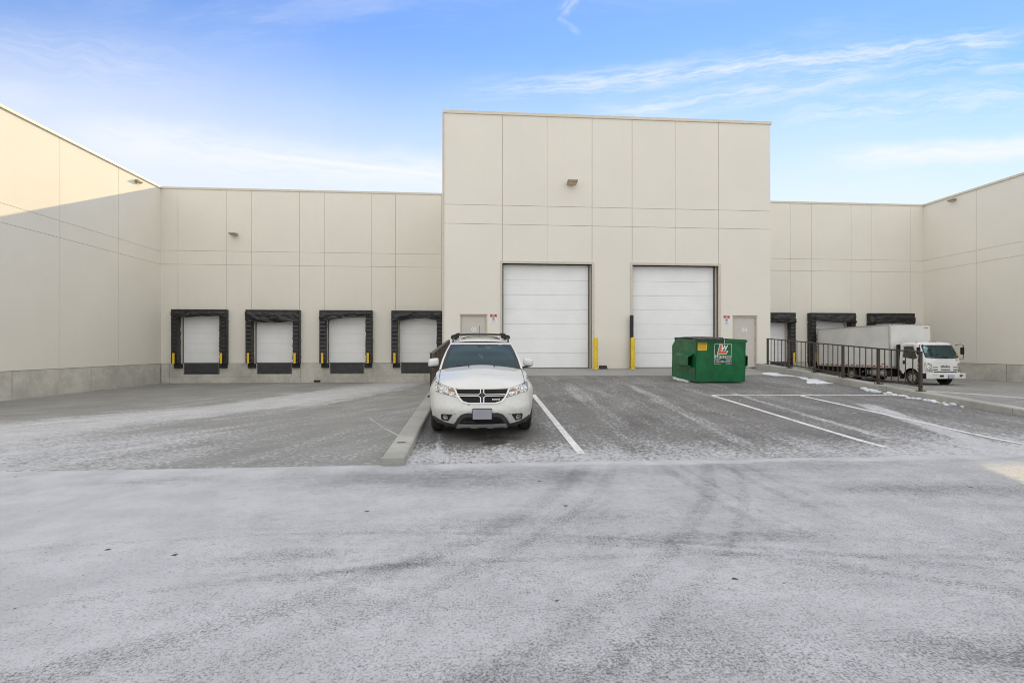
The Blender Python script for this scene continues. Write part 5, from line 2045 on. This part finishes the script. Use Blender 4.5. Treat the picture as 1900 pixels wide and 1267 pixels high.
# side cladding and door gaps
mb = MB()
for s in (1, -1):
    for (ya, yb) in ((YA + 0.43, YR - 0.43),):
        mb.grid(lambda y, z, s=s: (s * (FC.W(z) * wmul(y) + 0.006), y, z), fr(ya, yb, 14), fr(0.24, 0.34, 2), 0, True)
    for ya in (YA, YR):
        mb.grid(lambda a, r_, s=s, ya=ya: (s * (FC.W(0.6) * wmul(ya + r_ * math.sin(a)) + 0.004), ya + r_ * math.sin(a), WR + r_ * math.cos(a) * 0.95), fr(-1.5, 1.5, 24), [0.415, 0.455], 1, True)
mb.build('side_cladding', ['car_plastic', 'car_paint'], car)
mb = MB()
for s in (1, -1):
    for y in (1.47, 2.36, 3.30):
        mb.tube([(s * (FC.W(z) * wmul(y) + 0.001), y, z) for z in fr(0.36, 1.0, 8)], 0.004, 4)
    for y in (2.2, 3.15):
        z = 0.92
        mb.box(s * (FC.W(z) * wmul(y)), s * (FC.W(z) * wmul(y) + 0.035), y - 0.09, y + 0.09, z - 0.012, z + 0.012)
mb.build('door_gap', 'car_dark', body)
# underbody, liners
mb = MB()
mb.box(-0.62, 0.62, 0.28, 4.6, 0.26, 0.5)
mb.box(-0.70, 0.70, 0.5, 1.45, 0.5, 0.88)
mb.box(-0.70, 0.70, 3.3, 4.3, 0.5, 0.9)
mb.build('underbody', 'car_dark', car)
# mirrors
for s in (-1, 1):
    mb = MB()
    cx_, cy_, cz_ = s * 0.905, 1.50, 1.155

    def mm(u, v, s=s, cx_=cx_, cy_=cy_, cz_=cz_):
        a = u * 2 * math.pi
        sx_ = abs(math.cos(a)) ** 0.5 * (1 if math.cos(a) > 0 else -1)
        sz_ = abs(math.sin(a)) ** 0.5 * (1 if math.sin(a) > 0 else -1)
        k = math.sin(v * math.pi / 2) ** 0.55
        return (cx_ + 0.10 * sx_ * k, cy_ + 0.09 - 0.13 * math.cos(v * math.pi / 2) ** 0.8, cz_ + 0.078 * sz_ * k - 0.012 * sx_ * s)
    mb.grid(mm, fr(0, 1, 32), fr(0.02, 1, 8), 0, True)
    mb.quad([mm(u, 1) for u in fr(0, 1, 32)[:-1]], 1)
    mb.quad([mm(u, 0.02) for u in fr(0, 1, 32)[:-1]], 0)
    mi_ = mb.build('wing_mirror', ['car_paint', 'window_dark'], car, fixn=True)
    mb = MB()
    mb.tube([(s * 0.76, 1.52, 1.045), (s * 0.84, 1.52, 1.068), (s * 0.955, 1.51, 1.082)], [0.030, 0.018, 0.010], 8)
    mb.build('mirror_arm', 'car_dark', mi_)
# wipers
for x0_, x1_ in ((-0.44, 0.06), (0.10, 0.62)):
    mb = MB()
    def wpt(x, z, o_):
        return tuple(ws(x / xw(z), z, o_))
    mb.tube([wpt(x0_ - 0.10, 1.045, 0.02), wpt(x0_, 1.088 if x0_ < 0 else 1.088, 0.03), wpt(lerp(x0_, x1_, .55), 1.075, 0.025)], [0.016, 0.012, 0.006], 6)
    mb.tube([wpt(lerp(x0_, x1_, t_), 1.082 - 0.022 * t_, 0.012) for t_ in fr(0, 1, 6)], 0.009, 5)
    mb.build('wiper', 'car_dark', car)
mb = MB()
mb.grid(lambda u, t_: (u * 0.80, lerp(COWL - 0.03, yw(1.05) + CV * u * u + 0.02, t_), lerp(hood_z(0.70 * u, COWL - 0.03) - 0.01, 1.042, t_)), fr(-1, 1, 16), [0, 1], 0, True)
mb.build('cowl', 'car_dark', car)
# roof rails, cross bar, sunroof, antenna
for s in (-1, 1):
    pts = []
    for t_ in fr(0.06, 0.93, 14):
        p_ = roof(s * 0.93, t_)
        e = min(1, min(t_ - 0.06, 0.93 - t_) / 0.08)
        pts.append((p_[0], p_[1], p_[2] + 0.012 + 0.045 * e))
    mb = MB()
    mb.tube(pts, 0.017, 8)
    mb.tube([pts[0], (pts[0][0], pts[0][1] - 0.05, pts[0][2] - 0.02)], [0.017, 0.006], 8)
    rr = mb.build('roof_rail', 'car_dark', car)
for tq in (0.36, 0.74):
    mb = MB()
    y_ = roof(0, tq)[1]
    xs_ = xw(1.5) * 0.93
    zr = roof(0.93, tq)[2] + 0.07
    pts = [(lerp(-xs_, xs_, t_), y_, zr + 0.045 + 0.018 * math.sin(math.pi * t_)) for t_ in fr(0, 1, 14)]
    mb.tube(pts, 0.014, 8)
    for s in (-1, 1):
        mb.box(s * xs_ - 0.075, s * xs_ + 0.075, y_ - 0.05, y_ + 0.05, zr - 0.05, zr + 0.05, bev=0.02)
        mb.box(s * (xs_ - 0.06) - 0.035, s * (xs_ - 0.06) + 0.035, y_ - 0.04, y_ + 0.04, zr + 0.02, zr + 0.085, bev=0.012)
    mb.build('cross_bar', 'car_dark', car)
mb = MB()
sr = rounded([(-0.66, 0.13), (0.66, 0.13), (0.66, 0.36), (-0.66, 0.36)], 0.03, 3)
patch(mb, sr, lambda a, b, o_: Vector(roof(a, b)) + Vector((0, 0, o_)), 0.004, 0.06, 0)
mb.build('sunroof', 'window_dark', car)
mb = MB()
pr = roof(0, 0.80)
mb.tube([(-0.01, pr[1], pr[2] - 0.01), (-0.01, pr[1], pr[2] + 0.02)], [0.03, 0.012], 8)
mb.tube([(-0.01, pr[1], pr[2] + 0.02), (-0.01, pr[1] + 0.06, pr[2] + 0.26)], 0.005, 6)
mb.build('antenna', 'car_dark', car)
# rear lamps
for s in (1, -1):
    mb = MB()
    mb.box(s * 0.62, s * 0.80, 4.60, 4.76, 0.80, 1.0, bev=0.03)
    mb.build('tail_light', 'lamp_red', car)
for (sx, yy) in ((-1, YA), (1, YA), (-1, YR), (1, YR)):
    make_wheel(car, sx * 0.765, yy, WR, WR, 0.225, sx, 0.235)

#==TRUCK==
m, n = mat_new('truck_white')
p = n.objco()
c = n.mix(n.ss(n.noise(p, 1.1, 4), .3, .7), (0.66, 0.665, 0.66), (0.74, 0.745, 0.74))
X_, Y_, Z_ = n.sep(p)
st = n.noise(n.vec(n.mul(X_, 5), n.mul(Y_, 5), n.mul(Z_, .5)), 1.5, 5, .65)
c = n.mix(n.mul(n.ss(st, 0.5, 0.8), 0.22), c, (0.35, 0.33, 0.29))
n.out(n.principled(c, 0.3, 0, None, 0.3))
simple('truck_trim', (0.55, 0.53, 0.48), 0.35, 0.5, 0.1)
simple('tank_paint', (0.42, 0.41, 0.38), 0.5, 0.1, 0.35, 6)
simple('steel_rim', (0.48, 0.44, 0.36), 0.5, 0.3, 0.35, 12)
simple('truck_plate', (0.62, 0.64, 0.68), 0.4, 0, 0.05)
simple('plate_blue', (0.03, 0.05, 0.22), 0.4, 0, 0.05)
TX, TF, TG = 24.07, 23.08, -1.955           # centre x, front y, ground z
trk = empty('box_truck', (TX, TF, TG - 0.005), (math.atan2(-0.06, 6.0), 0, 0))
tag(trk, 'white box truck backed up to the middle right-hand loading dock', 'truck')
# box body: y from 2.12 to 7.75
BX, BYF, BYR, BZ0, BZ1 = 1.235, 2.12, 7.80, 0.87, 3.27
mb = MB()
NP = 9
for s in (1, -1):
    mb.box(s * (BX - 0.03), s * BX, BYF, BYR, BZ0, BZ1)
    for k in range(NP + 1):
        y = lerp(BYF + 0.06, BYR - 0.06, k / NP)
        mb.box(s * BX, s * (BX + 0.004), y - 0.012, y + 0.012, BZ0 + 0.14, BZ1 - 0.07)
mb.box(-BX + 0.031, BX - 0.031, BYF, BYF + 0.03, BZ0, BZ1)
mb.box(-BX + 0.031, BX - 0.031, BYR - 0.03, BYR, BZ0, BZ1)
mb.box(-BX + 0.031, BX - 0.031, BYF + 0.031, BYR - 0.031, BZ1 - 0.04, BZ1 - 0.01)
mb.box(-BX + 0.031, BX - 0.031, BYF + 0.031, BYR - 0.031, BZ0 + .02, BZ0 + 0.06)
cargo = mb.build('cargo_box', 'truck_white', trk)
mb = MB()
for s in (1, -1):
    mb.box(s * (BX - 0.02), s * (BX + 0.010), BYF - 0.010, BYR + 0.01, BZ1 - 0.07, BZ1 + 0.012)
    mb.box(s * (BX - 0.055), s * (BX + 0.012), BYF - 0.012, BYF + 0.055, BZ0 - 0.01, BZ1 - 0.071)
    mb.box(s * (BX - 0.02), s * (BX + 0.008), BYF + 0.056, BYR + 0.01, BZ0 - 0.03, BZ0 + 0.12)
    mb.box(s * (BX - 0.04), s * (BX + 0.011), BYR - 0.04, BYR + 0.02, BZ0 + 0.121, BZ1 - 0.071)
mb.box(-BX, BX, BYF - 0.012, BYF + 0.02, BZ1 - 0.05, BZ1 + 0.010)
mb.box(-BX + .056, BX - .056, BYF - 0.008, BYF + 0.02, BZ0 - 0.02, BZ0 + 0.10)
mb.build('edge_rail', 'truck_trim', cargo)
mb = MB()
for s in (1, -1):
    k = 0
    y = BYF + 0.12
    while y < BYR - 0.3:
        mb.box(s * (BX + 0.0085), s * (BX + 0.011), y, y + 0.16, BZ0 + 0.045, BZ0 + 0.095, 1)
        mb.box(s * (BX + 0.0085), s * (BX + 0.011), y + 0.16, y + 0.30, BZ0 + 0.045, BZ0 + 0.095, 0)
        y += 0.42
    mb.box(s * (BX + 0.005), s * (BX + 0.008), BYF + 0.25, BYF + 0.55, BZ0 + 0.19, BZ0 + 0.225, 1)
    mb.box(s * (BX + 0.005), s * (BX + 0.008), BYF + 0.55, BYF + 0.70, BZ0 + 0.19, BZ0 + 0.225, 0)
    mb.box(s * (BX + 0.0125), s * (BX + 0.030), BYF + 0.08, BYF + 0.16, BZ0 - 0.0, BZ0 + 0.03, 1)
mb.box(BX - 0.42, BX - 0.16, BYF - 0.003, BYF - 0.001, BZ1 - 0.20, BZ1 - 0.165, 1)
mb.build('reflective_tape', ['decal_white', 'lamp_red'], cargo)
mb = MB()
for x in (-1.1, 1.1):
    mb.box(x - 0.03, x + 0.03, BYF - 0.03, BYF - 0.013, BZ1 - 0.03, BZ1 + 0.0)
for x in (-0.12, 0, 0.12):
    pass
mb.build('marker_light', 'amber', cargo)
# chassis, tank, wheels
mb = MB()
for s in (1, -1):
    mb.box(s * 0.36, s * 0.44, 0.5, 7.6, 0.58, 0.80)
for y in (1.9, 2.9, 3.9, 4.9, 6.3, 7.3):
    mb.box(-1.18, 1.18, y - 0.04, y + 0.04, 0.80, 0.862)
    mb.box(-0.36, 0.36, y - 0.04, y + 0.04, 0.62, 0.78)
mb.tube([(-0.85, 5.15, 0.39), (0.85, 5.15, 0.39)], 0.07, 10)
mb.tube([(-0.85, 1.02, 0.39), (0.85, 1.02, 0.39)], 0.06, 10)
mb.lathe([(-0.2, 0.0), (-0.18, 0.16), (0.0, 0.2), (0.18, 0.16), (0.2, 0.0)], (0, 5.15, 0.39), 'Y', 14)
mb.box(-0.3, 0.3, 1.2, 2.6, 0.42, 0.85)
mb.box(-1.05, -0.86, 1.62, 1.70, 0.30, 0.75)
mb.box(0.86, 1.05, 1.62, 1.70, 0.30, 0.75)
mb.build('chassis', 'car_dark', trk)
mb = MB()
mb.lathe([(-0.62, 0.0), (-0.60, 0.14), (-0.52, 0.22), (0.52, 0.22), (0.60, 0.14), (0.62, 0.0)], (-0.86, 3.35, 0.56), 'Y', 24)
mb.build('fuel_tank', 'tank_paint', trk)
mb = MB()
mb.box(-1.10, -0.7, 2.95, 3.0, 0.30, 0.80)
mb.box(-1.10, -0.7, 3.70, 3.75, 0.30, 0.80)
mb.box(-1.0, -0.6, 2.25, 2.55, 0.36, 0.74)
mb.build('tank_bracket', 'car_dark', trk)
for sx in (-1, 1):
    make_wheel(trk, sx * 0.86, 1.02, 0.39, 0.39, 0.225, sx, 0.235, spokes=8, rimmat='steel_rim')
    make_wheel(trk, sx * 0.92, 5.15, 0.39, 0.39, 0.225, sx, 0.235, spokes=8, rimmat='steel_rim')
    make_wheel(trk, sx * 0.66, 5.15, 0.39, 0.39, 0.225, sx, 0.235, spokes=8, rimmat='steel_rim')
    mb = MB()
    mb.box(sx * 0.62, sx * 1.06, 5.72, 5.74, 0.18, 0.8)
    mb.build('mud_flap', 'black_rubber', trk)
# cab
CW = [(0.4, 1.0), (0.7, 1.02), (1.2, 1.03), (1.5, 1.01), (1.9, 0.96), (2.15, 0.91), (2.3, 0.86)]
CF = [(0.4, 0.13), (0.65, 0.11), (0.9, 0.115), (1.25, 0.14), (1.45, 0.20), (1.8, 0.36), (2.1, 0.50), (2.2, 0.57), (2.3, 0.75)]
TC = Fascia(CW, CF, 0.32, 3.4)
CYB = 1.72


def archz(y):
    d = abs(y - 1.02)
    z = pw(y, [(0.0, 0.66), (0.5, 0.66), (0.6, 0.55), (1.5, 0.55), (1.72, 0.72)])
    if d < 0.50:
        z = max(z, 0.39 + math.sqrt(0.25 - d * d))
    return z


zt = 2.20
mb = MB()
ST2 = [('f', q) for q in (0, .15, .3, .45, .6, .72, .8, .87, .92, .955, .98, .995)] + [('s', y) for y in (0.55, 0.60, 0.66, 0.74, 0.84, 0.94, 1.02, 1.1, 1.2, 1.3, 1.38, 1.44, 1.49, 1.52, 1.6, 1.72)]
ws_hole = (1.47, 2.09)


def cabp(st, v):
    k, a = st
    if k == 'f':
        yy = TC.y(a * TC.W(1.0), 1.0)
        z = lerp(0.64, zt, v)
        return (a * TC.W(z), TC.y(a * TC.W(z) * 0.9999, z), z)
    z = lerp(archz(a), zt, v)
    lim = TC.F(z) + TC.R
    return (TC.W(z), max(a, lim + 0.001 * a), z)


VV = fr(0, 1, 26)
for s in (1, -1):
    P = [[cabp(st, v) for st in ST2] for v in VV]
    nu = len(ST2)
    vs = [(s * p_[0], p_[1], p_[2]) for row in P for p_ in row]
    fs = []
    for j in range(len(VV) - 1):
        for i in range(nu - 1):
            zc_ = P[j][i][2] * .5 + P[j + 1][i + 1][2] * .5
            q = ST2[i][1] if ST2[i][0] == 'f' else 9
            if ST2[i][0] == 'f' and ST2[i + 1][0] == 'f' and ST2[i + 1][1] <= 0.93 and 1.47 < zc_ < 2.09:
                continue
            f_ = (j * nu + i, j * nu + i + 1, (j + 1) * nu + i + 1, (j + 1) * nu + i)
            fs.append(f_ if s > 0 else tuple(reversed(f_)))
    mb.mesh(vs, fs, 0, True)
# roof and back wall with a window opening
topl = [cabp(st, 1.0) for st in ST2]
mb.grid(lambda u, i: (u * topl[int(i)][0], topl[int(i)][1] if True else 0, zt + 0.075 * (1 - abs(u) ** 3) * min(1, (topl[int(i)][1] - topl[0][1]) / 0.25 + 0.0)), fr(-1, 1, 12), list(range(len(topl))), 0, True)
for rct in subtract((-1.0, 1.0, 0.6, 2.2), (-0.62, 0.62, 1.45, 2.0)):
    a0, a1, b0, b1 = rct
    nx_ = 4
    mb.grid(lambda x, z: (max(-TC.W(z), min(TC.W(z), x * 1.03)), CYB, z), fr(a0, a1, nx_), fr(b0, b1, 5), 0, False)
cabo = mb.build('cab', 'truck_white', trk, weld=True)
mb = MB()
wsp = rounded([(-0.93, 1.44), (-0.40, 1.40), (0.40, 1.40), (0.93, 1.44), (0.865, 2.10), (-0.865, 2.10)], 0.07, 4)
patch(mb, wsp, TC.map, 0.006, 0.08, 0)
wg = mb.build('windshield', 'truck_glass', trk, fixn=True)
mb = MB()
wsi = rounded([(-0.885, 1.475), (-0.40, 1.435), (0.40, 1.435), (0.885, 1.475), (0.825, 2.07), (-0.825, 2.07)], 0.07, 4)
patch(mb, wsp, TC.map, 0.008, 0.06, 0, holes=[wsi])
mb.build('glass_border', 'car_dark', wg, fixn=True)
mb = MB()
patch(mb, [(-0.80, 1.96), (-0.72, 1.96), (-0.72, 2.02), (-0.80, 2.02)], TC.map, 0.009, 0.1, 0)
patch(mb, [(0.80, 1.53), (0.86, 1.53), (0.85, 1.62), (0.79, 1.62)], TC.map, 0.010, 0.1, 1)
mb.build('sticker', ['decal_white', 'stripe_yellow'], wg, fixn=True)
# cab interior
mb = MB()
mb.box(-0.92, 0.92, 0.45, 1.66, 1.0, 1.05)
mb.box(-0.90, 0.90, 0.42, 0.70, 1.05, 1.40, bev=0.05)
mb.build('dashboard', 'interior_dark', trk)
for x in (-0.5, 0.5):
    mb = MB()
    mb.box(x - 0.24, x + 0.24, 1.05, 1.55, 1.05, 1.22, bev=0.04)
    mb.box(x - 0.23, x + 0.23, 1.45, 1.58, 1.2, 1.70, bev=0.04)
    mb.box(x - 0.12, x + 0.12, 1.47, 1.56, 1.72, 1.90, bev=0.03)
    mb.build('seat', 'interior_dark', trk)
mb = MB()
ring = [(0.42 + 0.2 * math.cos(a), 0.80 + 0.12 * math.sin(a), 1.50 + 0.14 * math.sin(a)) for a in [2 * math.pi * i / 24 for i in range(25)]]
mb.tube(ring, 0.014, 6, 0, cap=False)
mb.tube([(0.42, 0.8, 1.5), (0.42, 0.68, 1.38)], 0.03, 6)
mb.tube([(0.22, 0.8, 1.5), (0.62, 0.8, 1.5)], 0.012, 6)
mb.build('steering_wheel', 'interior_dark', trk)


def tside(y, z, s, off=0.0):
    return Vector((s * (TC.W(z) + off), y, z))


for s in (-1, 1):
    mb = MB()
    patch(mb, rounded([(0.66, 1.43), (0.84, 1.36), (1.52, 1.46), (1.52, 2.06), (0.98, 2.06)], 0.04, 3), lambda a, b, o_, s=s: tside(a, b, s, 0.004), 0, 0.12, 0)
    dw = mb.build('side_window', 'window_dark', trk, fixn=True)
    mb = MB()
    pts = [(0.62, 0.95), (0.62, 1.45), (0.96, 2.10), (1.56, 2.10), (1.56, 0.95)]
    for a_, b_ in zip(pts, pts[1:]):
        mb.tube([tside(lerp(a_[0], b_[0], t_), lerp(a_[1], b_[1], t_), s, 0.001) for t_ in fr(0, 1, 6)], 0.006, 4)
    mb.build('door_gap', 'car_dark', dw)
    mb = MB()
    mb.box(s * (TC.W(1.2)), s * (TC.W(1.2) + 0.02), 1.36, 1.50, 1.10, 1.28, bev=0.006)
    mb.build('door_handle', 'car_dark', trk)
    mb = MB()
    # vents and side marker ahead of the door
    for zz in (1.02, 0.83):
        patch(mb, [(0.30, zz), (0.56, zz), (0.56, zz + 0.03), (0.30, zz + 0.03)], lambda a, b, o_, s=s: Vector((s * (TC.W(b) + 0.006), a + .12, b)), 0, 0.1, 0)
    patch(mb, [(0.42, 1.22), (0.56, 1.22), (0.56, 1.38), (0.42, 1.38)], lambda a, b, o_, s=s: Vector((s * (TC.W(b) + 0.008), a + .05, b)), 0, 0.1, 0)
    mb.build('side_vent', 'car_dark', trk, fixn=True)
    mb = MB()
    mb.box(s * 0.98, s * 1.04, 0.42, 0.54, 0.60, 0.655, 0, bev=0.008)
    mb.build('side_marker', 'amber', trk)
    mb = MB()
    mb.tube([(s * 0.90, 0.45, 2.10), (s * 1.08, 0.34, 2.14), (s * 1.22, 0.32, 2.10), (s * 1.24, 0.32, 1.60), (s * 1.22, 0.34, 1.36), (s * 1.02, 0.45, 1.36)], 0.016, 8)
    ma = mb.build('wing_mirror', 'car_dark', trk)
    mb = MB()
    mb.box(s * 1.22 - 0.10, s * 1.22 + 0.10, 0.335, 0.42, 1.60, 1.99, bev=0.03)
    mb.build('mirror_head', 'car_dark', ma)
    # headlights wrap the corner
    mb = MB()
    hl = [(s * 0.70, 0.92), (s * 0.985, 0.92), (s * 0.99, 1.20), (s * 0.86, 1.19), (s * 0.73, 1.10)]
    hl2 = [(s * 0.72, 0.70), (s * 0.985, 0.70), (s * 0.985, 0.905), (s * 0.70, 0.905)]
    if s < 0: hl, hl2 = hl[::-1], hl2[::-1]
    big = [(p_[0] * 1.0 + (-s * 0.012 if abs(p_[0]) < .9 else 0), p_[1] + (0.012 if p_[1] > 1.0 else -0.012)) for p_ in (hl2[:2] + hl[2:] if s > 0 else hl)]
    patch(mb, rounded([(s * 0.685, 0.69), (s * 0.993, 0.69), (s * 0.995, 1.215), (s * 0.86, 1.205), (s * 0.70, 1.115)][::(1 if s > 0 else -1)], 0.02, 3), TC.map, 0.004, 0.06, 1)
    patch(mb, rounded(hl, 0.02, 3), TC.map, 0.010, 0.06, 0)
    patch(mb, rounded(hl2, 0.02, 3), TC.map, 0.010, 0.06, 0)
    mb.build('headlight', ['reflector', 'silver_plate'], trk, fixn=True)
# grille slots, bumper, lettering
mb = MB()
for zz in (0.925, 0.80):
    for (a_, b_) in ((-0.66, -0.42), (-0.27, 0.27), (0.42, 0.66)):
        patch(mb, [(a_, zz), (b_, zz), (b_, zz + 0.045), (a_, zz + 0.045)], TC.map, 0.004, 0.1, 0)
patch(mb, [(-0.66, 0.685), (0.66, 0.685), (0.62, 0.735), (-0.62, 0.735)], TC.map, 0.004, 0.1, 0)
mb.build('grille', 'car_dark', trk, fixn=True)
mb = MB()
patch(mb, [(-0.45, 1.345), (0.45, 1.345), (0.45, 1.352), (-0.45, 1.352)], TC.map, 0.003, 0.1, 0)
mb.build('panel_gap', 'car_dark', cabo, fixn=True)
mb = MB()
text_mb(mb, 'ISUZU', 0.085, lambda a, b: TC.map(a, 1.02 + b, 0.008), 0, width=0.46, bold=0.003)
mb.build('badge', 'sign_dark', cabo)
mb = MB()
text_mb(mb, 'NPR', 0.06, lambda a, b: TC.map(0.70 + a, 1.315 + b, 0.006), 0, width=0.2, bold=0.001)
mb.build('model_badge', 'lamp_red', cabo)
BP = Fascia([(0.3, 1.10), (0.8, 1.12)], [(0.3, 0.03), (0.38, 0.0), (0.6, 0.0), (0.66, 0.02)], 0.20, 5.0)
mb = MB()
patch(mb, rounded([(-1.09, 0.375), (1.09, 0.375), (1.09, 0.655), (-1.09, 0.655)], 0.03, 3), BP.map, 0.0, 0.06, 0, thick=0.12)
patch(mb, rounded([(-1.09, 0.655), (1.09, 0.655), (1.09, 0.655), (-1.09, 0.655)], 0.001, 1), BP.map, 0.0, 0.5, 0) if False else None
mb.grid(lambda u, t_: (u * 1.08, lerp(BP.y(u * 1.08, 0.65), 0.30, t_), 0.65), fr(-1, 1, 20), [0, 1], 0, False)
bp = mb.build('bumper', 'truck_white', trk, fixn=True)
mb = MB()
patch(mb, [(-0.44, 0.46), (-0.22, 0.46), (-0.22, 0.565), (-0.44, 0.565)], BP.map, 0.004, 0.1, 0)
patch(mb, [(0.66, 0.46), (0.80, 0.46), (0.86, 0.575), (0.66, 0.575)], BP.map, 0.004, 0.1, 0)
patch(mb, [(-0.80, 0.572), (-0.55, 0.572), (-0.55, 0.58), (-0.80, 0.58)], BP.map, 0.003, 0.1, 0)
patch(mb, [(0.70, 0.485), (0.755, 0.485), (0.755, 0.545), (0.70, 0.545)], BP.map, 0.008, 0.1, 1)
mb.build('bumper_slot', ['car_dark', 'reflector'], bp, fixn=True)
mb = MB()
y_ = BP.y(0.2, 0.5) - 0.02
mb.box(0.02, 0.35, y_ - 0.004, y_ + 0.01, 0.40, 0.565, 1)
mb.box(0.03, 0.34, y_ - 0.006, y_ - 0.0045, 0.41, 0.555, 0)
text_mb(mb, 'AP 3097', 0.09, lambda a, b: (0.185 + a, y_ - 0.008, 0.475 + b), 1, width=0.25, bold=0.002)
text_mb(mb, 'ONTARIO', 0.03, lambda a, b: (0.185 + a, y_ - 0.008, 0.540 + b), 1, width=0.12)
mb.build('licence_plate', ['truck_plate', 'plate_blue'], bp)
for (a_, b_) in ((-0.38, 0.04), (0.12, 0.52)):
    mb = MB()
    mb.tube([TC.map(b_ + 0.18, 1.42, 0.02), TC.map(b_, 1.445, 0.03), TC.map(a_, 1.46, 0.025)], [0.016, 0.012, 0.008], 6)
    mb.tube([TC.map(lerp(a_ - .16, b_ - .02, t_), 1.475 - 0.02 * t_, 0.014) for t_ in fr(0, 1, 6)], 0.010, 5)
    mb.build('wiper', 'car_dark', trk)
for x in (-0.78, -0.16, 0.0, 0.16, 0.78):
    mb = MB()
    yy = (0.78 if abs(x) < 0.5 else 0.92)
    zz = 2.268 if abs(x) < 0.5 else 2.22
    mb.box(x - 0.04, x + 0.04, yy, yy + 0.06, zz, zz + 0.045, bev=0.01)
    mb.build('marker_light', 'lamp_red' if False else 'amber', trk)
mb = MB()
mb.box(-1.02, -0.86, 1.80, 1.96, 0.85, 2.15, bev=0.03)
mb.build('air_intake', 'car_dark', trk)
mb = MB()
mb.box(-0.98, 0.98, 0.20, 0.5, 0.45, 0.66)
mb.grid(lambda a, x: (x, 1.02 + 0.50 * math.sin(a), 0.39 + 0.50 * math.cos(a)), fr(-1.6, 1.6, 16), [-1.0, -0.7], 0, True)
mb.grid(lambda a, x: (x, 1.02 + 0.50 * math.sin(a), 0.39 + 0.50 * math.cos(a)), fr(-1.6, 1.6, 16), [0.7, 1.0], 0, True)
mb.box(-0.72, 0.72, 0.5, 1.6, 0.7, 1.0)
mb.build('wheel_arch', 'car_dark', trk)
